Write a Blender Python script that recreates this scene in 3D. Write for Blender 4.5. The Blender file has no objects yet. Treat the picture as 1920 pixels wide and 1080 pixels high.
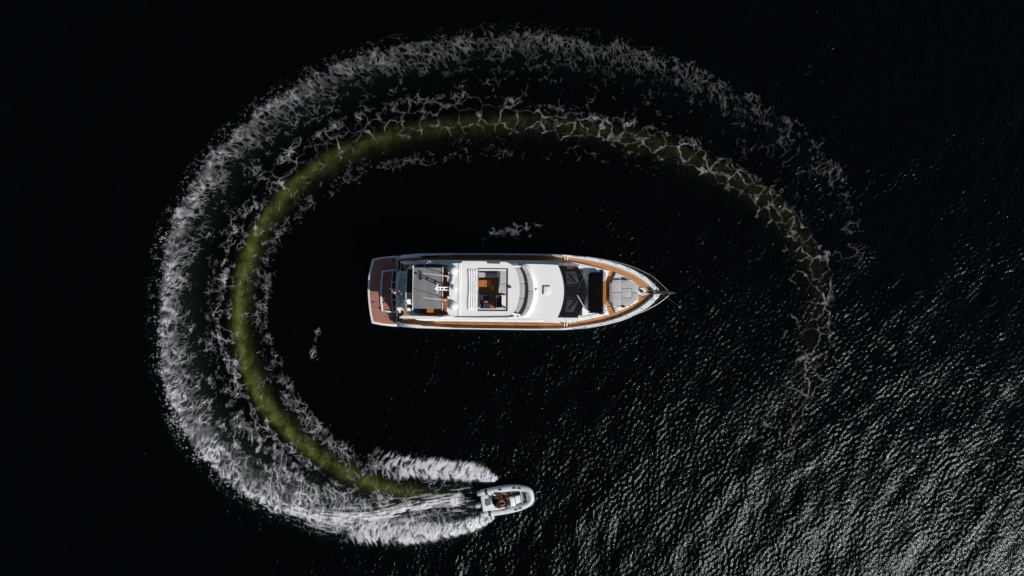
import bpy, bmesh, math, random
import numpy as np
from mathutils import Vector, Matrix
from mathutils.geometry import tessellate_polygon

R = math.radians
random.seed(7)
rng = np.random.default_rng(11)
sc = bpy.context.scene
C = sc.collection

# ------------------------------------------------------------------ camera, sky, sun, exposure
CAM_H, F_PX = 55.0, 1320.0                 # drone height over the water, focal length in photo pixels
CAM = Vector((0.0, -2.1, CAM_H))
cd = bpy.data.cameras.new('camera')
cam = bpy.data.objects.new('camera', cd)
C.objects.link(cam)
cam.location = CAM
TILT = math.atan2(2.1, CAM_H)
cam.rotation_euler = (TILT, 0, 0)
cd.sensor_width = 36.0
cd.lens = 36.0 * F_PX / 1920.0
cd.clip_start = 0.5
cd.clip_end = 30000
sc.camera = cam

SUN_EL, SUN_AZ = R(41), (0.816, -0.577)    # the sun stands beyond the lower right corner
SUN_DIR = Vector((SUN_AZ[0] * math.cos(SUN_EL), SUN_AZ[1] * math.cos(SUN_EL), math.sin(SUN_EL)))
w = bpy.data.worlds.new('World')
sc.world = w
w.use_nodes = True
wn = w.node_tree
for n in list(wn.nodes):
    wn.nodes.remove(n)
sky = wn.nodes.new('ShaderNodeTexSky')
sky.sky_type = 'NISHITA'
sky.sun_disc = False
sky.sun_elevation = SUN_EL
sky.sun_rotation = math.atan2(SUN_AZ[0], SUN_AZ[1])
sky.air_density = 1.0
sky.dust_density = 0.6
bg = wn.nodes.new('ShaderNodeBackground')
bg.inputs['Strength'].default_value = 0.05
wo = wn.nodes.new('ShaderNodeOutputWorld')
wn.links.new(sky.outputs[0], bg.inputs[0])
wn.links.new(bg.outputs[0], wo.inputs[0])

sl = bpy.data.lights.new('sun', 'SUN')
sl.energy = 4.1
sl.angle = R(0.53)
sl.color = (1.0, 0.955, 0.90)
sun = bpy.data.objects.new('sun', sl)
C.objects.link(sun)
sun.rotation_euler = SUN_DIR.to_track_quat('Z', 'Y').to_euler()
sun.location = SUN_DIR * 80

sc.view_settings.view_transform = 'Standard'
sc.view_settings.look = 'None'
sc.view_settings.gamma = 1.0
sc.view_settings.exposure = 0.0
sc.view_settings.use_curve_mapping = False
sc.render.engine = 'CYCLES'
sc.cycles.use_denoising = False
sc.cycles.max_bounces = 6
sc.cycles.transparent_max_bounces = 12
sc.cycles.sample_clamp_indirect = 4.0

# ------------------------------------------------------------------ measuring: photo pixel -> point at height z
CR = cam.rotation_euler.to_matrix()


def P(px, py, z=0.0):
    d = CR @ Vector(((px - 960.0) / F_PX, (540.0 - py) / F_PX, -1.0))
    t = (z - CAM.z) / d.z
    return CAM + d * t


# ------------------------------------------------------------------ materials
MAT = {}


def principled(name, col, rough=0.5, metal=0.0, spec=0.5, coat=0.0, ior=1.5):
    m = bpy.data.materials.new(name)
    m.use_nodes = True
    b = m.node_tree.nodes['Principled BSDF']
    b.inputs['Base Color'].default_value = (*col, 1)
    b.inputs['Roughness'].default_value = rough
    b.inputs['Metallic'].default_value = metal
    b.inputs['Specular IOR Level'].default_value = spec
    b.inputs['Coat Weight'].default_value = coat
    b.inputs['IOR'].default_value = ior
    MAT[name] = m
    if name.startswith('vinyl_black'):
        b.inputs['Specular IOR Level'].default_value = 0.03
    return m, m.node_tree, b


def mottled(name, c1, c2, scale=6.0, rough=0.5, bump=0.0, stretch=(1, 1, 1), coat=0.0, metal=0.0, detail=6, bscale=None):
    m, nt, b = principled(name, c1, rough, metal, coat=coat)
    N = nt.nodes.new
    tc = N('ShaderNodeTexCoord')
    mp = N('ShaderNodeMapping')
    mp.inputs['Scale'].default_value = stretch
    nz = N('ShaderNodeTexNoise')
    nz.inputs['Scale'].default_value = scale
    nz.inputs['Detail'].default_value = detail
    nz.inputs['Roughness'].default_value = 0.6
    rp = N('ShaderNodeValToRGB')
    rp.color_ramp.elements[0].position = 0.3
    rp.color_ramp.elements[1].position = 0.7
    rp.color_ramp.elements[0].color = (*c1, 1)
    rp.color_ramp.elements[1].color = (*c2, 1)
    L = nt.links.new
    L(tc.outputs['Object'], mp.inputs[0])
    L(mp.outputs[0], nz.inputs['Vector'])
    L(nz.outputs[0], rp.inputs[0])
    L(rp.outputs[0], b.inputs['Base Color'])
    if bump:
        bp = N('ShaderNodeBump')
        bp.inputs['Strength'].default_value = bump
        bp.inputs['Distance'].default_value = 0.02
        if bscale:
            n2 = N('ShaderNodeTexNoise')
            n2.inputs['Scale'].default_value = bscale
            L(mp.outputs[0], n2.inputs['Vector'])
            L(n2.outputs[0], bp.inputs['Height'])
        else:
            L(nz.outputs[0], bp.inputs['Height'])
        L(bp.outputs[0], b.inputs['Normal'])
    return m


def teak(name, c1, c2, pitch=0.09, along='x'):
    """planked teak: grain stretched along the planks, dark caulking between them, boards of uneven tone"""
    m, nt, b = principled(name, c1, 0.62)
    N, L = nt.nodes.new, nt.links.new
    tc = N('ShaderNodeTexCoord')
    sp = N('ShaderNodeSeparateXYZ')
    L(tc.outputs['UV'], sp.inputs[0])
    v = N('ShaderNodeMath'); v.operation = 'DIVIDE'; v.inputs[1].default_value = pitch
    L(sp.outputs['Y'], v.inputs[0])
    fr = N('ShaderNodeMath'); fr.operation = 'FRACT'
    L(v.outputs[0], fr.inputs[0])
    gt = N('ShaderNodeMath'); gt.operation = 'LESS_THAN'; gt.inputs[1].default_value = 0.10
    L(fr.outputs[0], gt.inputs[0])
    fl = N('ShaderNodeMath'); fl.operation = 'FLOOR'
    L(v.outputs[0], fl.inputs[0])
    wn_ = N('ShaderNodeTexWhiteNoise'); wn_.noise_dimensions = '1D'
    L(fl.outputs[0], wn_.inputs['W'])
    mp = N('ShaderNodeMapping')
    mp.inputs['Scale'].default_value = (0.9, 14, 1)
    L(tc.outputs['UV'], mp.inputs[0])
    nz = N('ShaderNodeTexNoise'); nz.inputs['Scale'].default_value = 1.6; nz.inputs['Detail'].default_value = 8
    L(mp.outputs[0], nz.inputs['Vector'])
    n2 = N('ShaderNodeTexNoise'); n2.inputs['Scale'].default_value = 0.9; n2.inputs['Detail'].default_value = 4
    L(tc.outputs['UV'], n2.inputs['Vector'])
    a1 = N('ShaderNodeMath'); a1.operation = 'MULTIPLY_ADD'; a1.inputs[1].default_value = 0.30
    L(wn_.outputs['Value'], a1.inputs[0]); L(nz.outputs[0], a1.inputs[2])
    a2 = N('ShaderNodeMath'); a2.operation = 'MULTIPLY_ADD'; a2.inputs[1].default_value = 0.7
    L(n2.outputs[0], a2.inputs[0]); L(a1.outputs[0], a2.inputs[2])
    rp = N('ShaderNodeValToRGB')
    rp.color_ramp.elements[0].position = 0.70; rp.color_ramp.elements[0].color = (*c1, 1)
    rp.color_ramp.elements[1].position = 1.25; rp.color_ramp.elements[1].color = (*c2, 1)
    L(a2.outputs[0], rp.inputs[0])
    mx = N('ShaderNodeMixRGB'); mx.inputs[2].default_value = (0.03, 0.02, 0.015, 1)
    ms = N('ShaderNodeMath'); ms.operation = 'MULTIPLY'; ms.inputs[1].default_value = 0.75
    L(gt.outputs[0], ms.inputs[0]); L(ms.outputs[0], mx.inputs[0])
    L(rp.outputs[0], mx.inputs[1])
    L(mx.outputs[0], b.inputs['Base Color'])
    return m


mottled('gelcoat', (0.76, 0.76, 0.75), (0.83, 0.83, 0.82), 0.8, 0.28, coat=0.3)
mottled('gelcoat_matte', (0.70, 0.71, 0.70), (0.80, 0.80, 0.79), 3.0, 0.55, bump=0.15, bscale=90)
teak('teak_bow', (0.34, 0.145, 0.050), (0.50, 0.225, 0.085), 0.11)
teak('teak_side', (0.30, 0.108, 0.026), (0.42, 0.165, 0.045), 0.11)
teak('teak_platform', (0.24, 0.098, 0.066), (0.38, 0.165, 0.115), 0.085)
teak('teak_fly', (0.22, 0.080, 0.018), (0.33, 0.130, 0.035), 0.11)
mottled('wood_varnish', (0.36, 0.12, 0.025), (0.50, 0.19, 0.045), 5, 0.3, stretch=(1, 8, 1), coat=0.4)
mottled('cushion_grey', (0.40, 0.39, 0.392), (0.49, 0.48, 0.478), 3.5, 0.85, bump=0.3, bscale=30)
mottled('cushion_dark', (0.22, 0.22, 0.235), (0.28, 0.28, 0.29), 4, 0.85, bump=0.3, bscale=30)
mottled('canvas_grey', (0.17, 0.165, 0.17), (0.215, 0.205, 0.21), 2.2, 0.9, bump=0.25, bscale=14)
mottled('canvas_white', (0.70, 0.70, 0.71), (0.80, 0.80, 0.80), 4, 0.85, bump=0.3, bscale=25)
mottled('vinyl_black', (0.002, 0.002, 0.003), (0.005, 0.005, 0.006), 5, 0.85, bump=0.4, bscale=9)
mottled('vinyl_navy', (0.012, 0.016, 0.045), (0.022, 0.028, 0.07), 5, 0.6)
mottled('black_plastic', (0.006, 0.006, 0.007), (0.014, 0.014, 0.015), 8, 0.4)
mottled('steel', (0.60, 0.60, 0.60), (0.70, 0.70, 0.70), 10, 0.25, metal=1.0)
mottled('steel_dark', (0.035, 0.035, 0.036), (0.075, 0.072, 0.07), 12, 0.5, metal=0.2)
mottled('rail_steel', (0.42, 0.42, 0.42), (0.52, 0.52, 0.52), 10, 0.55, metal=0.8)
mottled('rubber', (0.012, 0.012, 0.013), (0.025, 0.025, 0.026), 8, 0.7)
mottled('hypalon', (0.52, 0.55, 0.59), (0.62, 0.645, 0.675), 3, 0.5, bump=0.1, bscale=20)
mottled('pad_grey', (0.22, 0.21, 0.20), (0.30, 0.29, 0.275), 8, 0.8)
mottled('pad_blue_grey', (0.10, 0.115, 0.17), (0.14, 0.155, 0.21), 8, 0.8)
mottled('dinghy_floor', (0.10, 0.040, 0.018), (0.16, 0.065, 0.028), 6, 0.65)
mottled('dinghy_floor_dark', (0.030, 0.034, 0.032), (0.05, 0.054, 0.05), 6, 0.7)
mottled('cowl', (0.22, 0.26, 0.28), (0.30, 0.33, 0.35), 3, 0.3, coat=0.5)
mottled('skin', (0.22, 0.095, 0.052), (0.29, 0.13, 0.075), 9, 0.55)
mottled('cloth_black', (0.010, 0.009, 0.012), (0.022, 0.018, 0.022), 8, 0.9)
mottled('cloth_maroon', (0.085, 0.014, 0.012), (0.13, 0.022, 0.018), 8, 0.9)
mottled('hair_brown', (0.03, 0.014, 0.007), (0.065, 0.03, 0.015), 30, 0.6)
mottled('antifoul', (0.01, 0.012, 0.02), (0.02, 0.022, 0.03), 6, 0.7)
mottled('flag_red', (0.42, 0.02, 0.03), (0.50, 0.03, 0.04), 8, 0.8)
mottled('flag_blue', (0.02, 0.025, 0.12), (0.03, 0.035, 0.16), 8, 0.8)
mottled('dash_beige', (0.30, 0.28, 0.27), (0.38, 0.355, 0.345), 3, 0.6)
mottled('dash_black', (0.015, 0.015, 0.02), (0.03, 0.03, 0.035), 3, 0.5)
mottled('interior_dark', (0.02, 0.02, 0.022), (0.035, 0.034, 0.035), 3, 0.7)


def glass(name, tint, mixv, rough=0.03):
    m = bpy.data.materials.new(name)
    m.use_nodes = True
    nt = m.node_tree
    for n in list(nt.nodes):
        nt.nodes.remove(n)
    N, L = nt.nodes.new, nt.links.new
    tr = N('ShaderNodeBsdfTransparent'); tr.inputs[0].default_value = (*tint, 1)
    gl = N('ShaderNodeBsdfPrincipled')
    gl.inputs['Base Color'].default_value = (0.012, 0.012, 0.014, 1)
    gl.inputs['Roughness'].default_value = rough
    nz = N('ShaderNodeTexNoise'); nz.inputs['Scale'].default_value = 3.0
    rr = N('ShaderNodeMapRange')
    rr.inputs['To Min'].default_value = rough
    rr.inputs['To Max'].default_value = rough + 0.08
    L(nz.outputs[0], rr.inputs['Value']); L(rr.outputs[0], gl.inputs['Roughness'])
    mx = N('ShaderNodeMixShader'); mx.inputs[0].default_value = mixv
    o = N('ShaderNodeOutputMaterial')
    L(tr.outputs[0], mx.inputs[1]); L(gl.outputs[0], mx.inputs[2]); L(mx.outputs[0], o.inputs[0])
    MAT[name] = m


glass('glass_windshield', (0.80, 0.79, 0.82), 0.25)
glass('glass_dark', (0.25, 0.25, 0.27), 0.75)
glass('glass_smoke', (0.4, 0.38, 0.38), 0.6)

# ------------------------------------------------------------------ helpers
def link(name, me, mat, parent=None, loc=None, angle=35):
    o = bpy.data.objects.new(name, me)
    C.objects.link(o)
    if mat and not me.materials:
        me.materials.append(MAT[mat])
    if parent is not None:
        o.parent = parent
    if loc is not None:
        o.location = loc
    return o


def obj(name, bm, mat, parent=None, smooth=True, angle=35, uv=False):
    me = bpy.data.meshes.new(name)
    bmesh.ops.recalc_face_normals(bm, faces=bm.faces[:])
    bm.to_mesh(me)
    bm.free()
    if smooth:
        me.shade_smooth()
        me.set_sharp_from_angle(angle=R(angle))
    if uv or (mat and mat.startswith('teak')):
        if not me.uv_layers:
            l = me.uv_layers.new(name='UVMap')
            co = np.empty(len(me.vertices) * 3, np.float32)
            me.vertices.foreach_get('co', co)
            co = co.reshape(-1, 3)
            li = np.empty(len(me.loops), np.int32)
            me.loops.foreach_get('vertex_index', li)
            l.data.foreach_set('uv', np.ascontiguousarray(co[li][:, :2]).ravel())
    return link(name, me, mat, parent)


def empty(name, loc, rz=0.0):
    o = bpy.data.objects.new(name, None)
    C.objects.link(o)
    o.location = loc
    o.rotation_euler = (0, 0, rz)
    o.empty_display_size = 0.3
    return o


def tag(o, label, cat, group=None):
    o['label'] = label
    o['category'] = cat
    if group:
        o['group'] = group
    return o


def soft(bm, w, seg=2, angle=40):
    if w <= 0:
        return bm
    es = [e for e in bm.edges if len(e.link_faces) == 2 and e.calc_face_angle(0) > R(angle)]
    bmesh.ops.bevel(bm, geom=es, offset=w, segments=seg, affect='EDGES', profile=0.5, clamp_overlap=True)
    return bm


def box(x0, x1, y0, y1, z0, z1, bev=0.0, seg=2, bm=None):
    new = bm is None
    b = bmesh.new()
    vs = [b.verts.new((x, y, z)) for z in (z0, z1) for x, y in ((x0, y0), (x1, y0), (x1, y1), (x0, y1))]
    for f in ((3, 2, 1, 0), (4, 5, 6, 7), (0, 1, 5, 4), (1, 2, 6, 5), (2, 3, 7, 6), (3, 0, 4, 7)):
        b.faces.new([vs[i] for i in f])
    soft(b, bev, seg)
    if new:
        return b
    join(bm, b)
    return bm


def join(dst, src):
    me = bpy.data.meshes.new('tmp')
    src.to_mesh(me)
    src.free()
    dst.from_mesh(me)
    bpy.data.meshes.remove(me)


def prism(pts, z0, z1, bev=0.0, seg=2, holes=(), top=None):
    """extrude a plan outline (with holes); z may be a function of (x, y); top = outline of the upper ring"""
    b = bmesh.new()
    fz0 = z0 if callable(z0) else (lambda x, y: z0)
    fz1 = z1 if callable(z1) else (lambda x, y: z1)
    loops = [list(pts)] + [list(h) for h in holes]
    lo, hi = [], []
    for k, lp in enumerate(loops):
        tp = top if (top is not None and k == 0) else lp
        lo.append([b.verts.new((x, y, fz0(x, y))) for x, y in lp])
        hi.append([b.verts.new((x, y, fz1(x, y))) for x, y in tp])
    fl, fh = sum(lo, []), sum(hi, [])
    if holes:
        tris = tessellate_polygon([[Vector((x, y, 0)) for x, y in lp] for lp in loops])
        for t in tris:
            try:
                b.faces.new([fh[i] for i in t])
                b.faces.new([fl[i] for i in reversed(t)])
            except ValueError:
                pass
    else:
        b.faces.new(fh)
        b.faces.new(list(reversed(fl)))
    for a, c in zip(lo, hi):
        n = len(a)
        for i in range(n):
            j = (i + 1) % n
            b.faces.new((a[i], a[j], c[j], c[i]))
    bmesh.ops.recalc_face_normals(b, faces=b.faces[:])
    soft(b, bev, seg)
    return b


def tube(pts, r, n=8, bm=None, closed=False, caps=True):
    b = bmesh.new()
    pts = [Vector(p) for p in pts]
    rr = r if isinstance(r, (list, tuple)) else [r] * len(pts)
    rings = []
    for i, p in enumerate(pts):
        if closed:
            d = pts[(i + 1) % len(pts)] - pts[i - 1]
        else:
            d = pts[min(i + 1, len(pts) - 1)] - pts[max(i - 1, 0)]
        d.normalize()
        up = Vector((0, 0, 1)) if abs(d.z) < 0.95 else Vector((1, 0, 0))
        a = d.cross(up).normalized()
        c = a.cross(d).normalized()
        rings.append([b.verts.new(p + (a * math.cos(t) + c * math.sin(t)) * rr[i])
                      for t in (2 * math.pi * k / n for k in range(n))])
    m = len(rings)
    for i in range(m if closed else m - 1):
        A, B = rings[i], rings[(i + 1) % m]
        for k in range(n):
            b.faces.new((A[k], A[(k + 1) % n], B[(k + 1) % n], B[k]))
    if not closed and caps:
        b.faces.new(rings[0])
        b.faces.new(list(reversed(rings[-1])))
    if bm is None:
        return b
    join(bm, b)
    return bm


def lathe(prof, cx, cy, n=20, bm=None):
    b = bmesh.new()
    rings = []
    for r, z in prof:
        if r < 1e-5:
            rings.append([b.verts.new((cx, cy, z))])
        else:
            rings.append([b.verts.new((cx + r * math.cos(t), cy + r * math.sin(t), z))
                          for t in (2 * math.pi * k / n for k in range(n))])
    for A, B in zip(rings, rings[1:]):
        if len(A) == 1 and len(B) == 1:
            continue
        for k in range(n):
            j = (k + 1) % n
            if len(A) == 1:
                b.faces.new((A[0], B[j], B[k]))
            elif len(B) == 1:
                b.faces.new((A[k], A[j], B[0]))
            else:
                b.faces.new((A[k], A[j], B[j], B[k]))
    for rg in (rings[0], rings[-1]):
        if len(rg) > 1:
            b.faces.new(rg)
    if bm is None:
        return b
    join(bm, b)
    return bm


def strip(A, B):
    """a surface between two lines of 3-D points"""
    b = bmesh.new()
    va = [b.verts.new(p) for p in A]
    vb = [b.verts.new(p) for p in B]
    for i in range(len(A) - 1):
        b.faces.new((va[i], va[i + 1], vb[i + 1], vb[i]))
    return b


def grid_mesh(rows):
    b = bmesh.new()
    V = [[b.verts.new(p) for p in r] for r in rows]
    for i in range(len(V) - 1):
        for j in range(len(V[0]) - 1):
            b.faces.new((V[i][j], V[i][j + 1], V[i + 1][j + 1], V[i + 1][j]))
    return b


def solid(bm, t):
    """give a surface a real thickness, downwards along its normals"""
    bmesh.ops.recalc_face_normals(bm, faces=bm.faces[:])
    bmesh.ops.solidify(bm, geom=bm.faces[:], thickness=t)
    return bm


def catmull(pts, step):
    pts = [np.array(p, float) for p in pts]
    out = []
    n = len(pts)
    for i in range(n - 1):
        p0, p1, p2, p3 = pts[max(i - 1, 0)], pts[i], pts[i + 1], pts[min(i + 2, n - 1)]
        m = max(2, int(np.linalg.norm(p2 - p1) / step))
        for k in range(m):
            t = k / m
            out.append(0.5 * ((2 * p1) + (-p0 + p2) * t + (2 * p0 - 5 * p1 + 4 * p2 - p3) * t * t + (-p0 + 3 * p1 - 3 * p2 + p3) * t ** 3))
    out.append(pts[-1])
    return np.array(out)


# ================================================================== WATER
def perlin(x, y, seed):
    r = np.random.default_rng(seed)
    ang = r.random((256, 256)) * 2 * np.pi
    gx, gy = np.cos(ang), np.sin(ang)
    xi, yi = np.floor(x).astype(int), np.floor(y).astype(int)
    fx, fy = x - xi, y - yi
    u, v = fx * fx * fx * (fx * (fx * 6 - 15) + 10), fy * fy * fy * (fy * (fy * 6 - 15) + 10)
    x0, x1, y0, y1 = xi & 255, (xi + 1) & 255, yi & 255, (yi + 1) & 255
    a = gx[x0, y0] * fx + gy[x0, y0] * fy
    b = gx[x1, y0] * (fx - 1) + gy[x1, y0] * fy
    c = gx[x0, y1] * fx + gy[x0, y1] * (fy - 1)
    d = gx[x1, y1] * (fx - 1) + gy[x1, y1] * (fy - 1)
    return 1.5 * (a + u * (b - a) + v * ((c + u * (d - c)) - (a + u * (b - a))))


def fbm(x, y, seed, o=4):
    s, amp, tot = 0, 1.0, 0
    for k in range(o):
        s = s + amp * perlin(x * 2 ** k + 13.7 * k, y * 2 ** k - 7.1 * k, seed + k)
        tot += amp
        amp *= 0.55
    return s / tot


def worley(x, y, seed):
    r = np.random.default_rng(seed)
    ox, oy = r.random((128, 128)), r.random((128, 128))
    xi, yi = np.floor(x).astype(int), np.floor(y).astype(int)
    f1 = np.full(x.shape, 9.0)
    f2 = np.full(x.shape, 9.0)
    for i in (-1, 0, 1):
        for j in (-1, 0, 1):
            a, b = xi + i, yi + j
            d = np.hypot(a + ox[a & 127, b & 127] - x, b + oy[a & 127, b & 127] - y)
            f2 = np.minimum(f2, np.maximum(f1, d))
            f1 = np.minimum(f1, d)
    return f1, f2


def sstep(a, b, x):
    t = np.clip((x - a) / (b - a), 0, 1)
    return t * t * (3 - 2 * t)


# wave field on a periodic tile, from a spectrum of short wind waves
NT, LT = 1280, 102.4
kx = np.fft.fftfreq(NT, LT / NT) * 2 * np.pi
KX, KY = np.meshgrid(kx, kx, indexing='ij')
K = np.hypot(KX, KY)
K[0, 0] = 1e-6


def wave_layer(lam, width, slope, direction, spread, seed):
    r = np.random.default_rng(seed)
    lk = np.log(K * lam / (2 * np.pi))
    th = np.arctan2(KY, KX) - direction
    A = np.exp(-0.5 * (lk / width) ** 2) * (np.abs(np.cos(th)) ** spread + 0.05) / K ** 1.25
    A[0, 0] = 0
    sp = A * (r.normal(size=K.shape) + 1j * r.normal(size=K.shape))
    h = np.real(np.fft.ifft2(sp))
    gx = np.real(np.fft.ifft2(sp * 1j * KX))
    gy = np.real(np.fft.ifft2(sp * 1j * KY))
    return h * (slope / np.sqrt(np.mean(gx ** 2 + gy ** 2)))


WIND = math.atan2(-0.42, 0.9)
tile_short = wave_layer(0.40, 0.26, 0.20, WIND, 1.3, 1) + wave_layer(0.27, 0.15, 0.14, WIND + 0.5, 0.8, 4) + wave_layer(0.9, 0.3, 0.03, WIND + 0.2, 1.5, 5)
tile_long = wave_layer(2.2, 0.45, 0.06, WIND + 0.25, 2, 2) + wave_layer(7.0, 0.4, 0.03, WIND - 0.5, 3, 3)


def tile_at(T, x, y):
    u, v = (x / LT * NT) % NT, (y / LT * NT) % NT
    i, j = np.floor(u).astype(int), np.floor(v).astype(int)
    fu, fv = u - i, v - j
    i1, j1 = (i + 1) % NT, (j + 1) % NT
    i, j = i % NT, j % NT
    return (T[i, j] * (1 - fu) * (1 - fv) + T[i1, j] * fu * (1 - fv) + T[i, j1] * (1 - fu) * fv + T[i1, j1] * fu * fv)


def wpts(lst):
    return [tuple(P(a, b, 0.0)[:2]) for a, b in lst]


# the lines of the wake, newest water first (measured on the water plane)
LINE_A = catmull(wpts([(893, 936), (850, 935), (800, 930), (720, 915), (650, 890), (590, 852), (540, 812), (500, 765), (470, 710), (452, 655), (446, 600), (450, 540), (464, 480), (492, 420), (532, 365), (585, 318), (650, 282), (740, 252), (830, 237), (930, 230), (1030, 231), (1120, 243), (1210, 264), (1300, 297), (1390, 342), (1450, 387), (1500, 442), (1528, 500), (1538, 550), (1530, 620), (1512, 700), (1475, 790), (1440, 830)]), 0.4)
LINE_B = catmull(wpts([(880, 985), (800, 1004), (720, 1004), (640, 992), (560, 968), (480, 934), (420, 890), (370, 838), (335, 780), (312, 710), (302, 640), (302, 560), (310, 480), (330, 410), (366, 340), (415, 275), (475, 215), (555, 162), (645, 118), (740, 88), (850, 70), (950, 62), (1050, 65), (1150, 80), (1260, 108), (1350, 143), (1430, 186), (1500, 236), (1560, 295), (1600, 355), (1618, 420), (1622, 490), (1612, 560)]), 0.4)
LINE_C = catmull(wpts([(890, 940), (820, 946), (740, 940), (660, 918), (600, 885), (545, 845), (498, 800), (458, 745), (430, 690), (414, 635), (411, 575), (420, 505), (436, 440), (462, 380), (502, 320), (562, 266), (640, 225), (740, 192), (840, 180), (940, 184), (1040, 205), (1130, 218), (1220, 238), (1300, 268), (1390, 318), (1450, 360), (1500, 410), (1540, 470), (1555, 520)]), 0.4)
LINE_D = catmull(wpts([(930, 893), (860, 885), (780, 878), (710, 866), (655, 842), (602, 800), (560, 750), (527, 690), (506, 635), (497, 580), (503, 515), (524, 460), (565, 402), (625, 352), (705, 318), (800, 298), (900, 292), (1000, 292), (1100, 300), (1200, 320), (1300, 350)]), 0.4)
LINE_E1 = catmull(wpts([(932, 900), (900, 889), (850, 882), (790, 878), (735, 872), (690, 862)]), 0.3)
LINE_E2 = catmull(wpts([(928, 966), (895, 980), (840, 994), (770, 1001), (700, 998), (635, 988)]), 0.3)
LINE_E3 = catmull(wpts([(896, 937), (840, 941), (790, 949), (740, 960), (680, 971), (620, 972), (560, 957), (500, 930)]), 0.3)
LINE_E4 = catmull(wpts([(899, 921), (870, 927), (830, 937), (780, 946)]), 0.3)
LINE_E5 = catmull(wpts([(897, 950), (850, 945), (800, 947)]), 0.3)
LINE_G = catmull(wpts([(598, 618), (590, 645), (587, 672)]), 0.3)  # not wake: sun glints astern, drawn with foam
LINE_F = catmull(wpts([(1030, 428), (990, 429), (950, 434), (915, 445), (888, 461)]), 0.3)


class Field:
    """signed distance (positive outside the turn) and position along a wake line, on a coarse grid"""
    X0, Y0, S, NX, NY = -34.0, -26.0, 0.25, 272, 204

    def __init__(self, line):
        x = self.X0 + self.S * np.arange(self.NX)
        y = self.Y0 + self.S * np.arange(self.NY)
        GX, GY = np.meshgrid(x, y, indexing='ij')
        g = np.stack([GX.ravel(), GY.ravel()], 1)
        best = np.full(len(g), 1e9)
        self.t = np.zeros(len(g))
        self.d = np.zeros(len(g))
        seg = np.linalg.norm(np.diff(line, axis=0), axis=1)
        cum = np.concatenate([[0], np.cumsum(seg)])
        self.length = cum[-1]
        for i in range(len(seg)):
            a, b = line[i], line[i + 1]
            ab = b - a
            tt = np.clip(((g - a) @ ab) / (ab @ ab), 0, 1)
            q = g - (a + tt[:, None] * ab)
            dd = np.hypot(q[:, 0], q[:, 1])
            m = dd < best
            best[m] = dd[m]
            sgn = np.sign(ab[0] * q[:, 1] - ab[1] * q[:, 0])
            self.t[m] = (cum[i] + tt[m] * seg[i])
            self.d[m] = sgn[m] * dd[m]
        # the wake is laid clockwise as seen from above going back in time: outside is on the left hand
        self.t = self.t.reshape(self.NX, self.NY)
        self.d = self.d.reshape(self.NX, self.NY)

    def at(self, x, y):
        u = np.clip((x - self.X0) / self.S, 0, self.NX - 1.001)
        v = np.clip((y - self.Y0) / self.S, 0, self.NY - 1.001)
        i, j = u.astype(int), v.astype(int)
        fu, fv = u - i, v - j

        def lerp(T):
            return T[i, j] * (1 - fu) * (1 - fv) + T[i + 1, j] * fu * (1 - fv) + T[i, j + 1] * (1 - fu) * fv + T[i + 1, j + 1] * fu * fv
        sd = lerp(self.d)
        return np.where(sd >= 0, 1.0, -1.0) * lerp(np.abs(self.d)), lerp(self.t)


FA, FB, FC, FD = Field(LINE_A), Field(LINE_B), Field(LINE_C), Field(LINE_D)
FE1, FE2, FE3, FE4, FE5, FF = Field(LINE_E1), Field(LINE_E2), Field(LINE_E3), Field(LINE_E4), Field(LINE_E5), Field(LINE_F)
FG = Field(LINE_G)


def inside_wake(x, y):
    """1 inside the turned water, 0 outside it"""
    d, t = FA.at(x, y)
    return d


def water_height(x, y):
    d, t = FA.at(x, y)
    dB, tB = FB.at(x, y)
    inside = 1 - sstep(-3.0, 1.0, d * OUT)                    # calmed water within the circle
    gust = 0.76 + 0.80 * fbm(x / 9.0, y / 6.5, 51, 4)
    right = sstep(-6, 16, x * 0.85 - y * 0.35)
    amp = gust * (1.0 - 0.12 * inside) * (0.75 + 0.25 * right)
    near = (np.abs(x) < 46) & (np.abs(y) < 28)
    amp = np.where(near, amp, 0.9)
    h = amp * tile_at(tile_short, x, y) + tile_at(tile_long, x, y) * (1 - 0.35 * inside)
    # the wake's own waves
    cr = np.exp(-(dB / 1.3) ** 2) * 0.10 * np.exp(-tB / 55.0) * np.cos(dB * 2.2)
    tr = -np.exp(-(d / 0.9) ** 2) * 0.07 * np.exp(-t / 40.0)
    h = h + np.where(near, cr + tr, 0)
    # keep the hulls' water low so no wave breaks through a deck
    return h


# which sign of the distance lies outside the circle (the yacht at the middle is inside)
dm, _ = FA.at(np.array([0.0]), np.array([0.0]))
OUT = -1.0 if dm[0] > 0 else 1.0


def axis_coords(lim, step, far):
    core = np.arange(-lim, lim + 1e-6, step)
    s, v, ext = step, lim, []
    while v < far:
        s *= 1.22
        v += s
        ext.append(v)
    ext = np.array(ext)
    return np.concatenate([-ext[::-1], core, ext])


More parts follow.
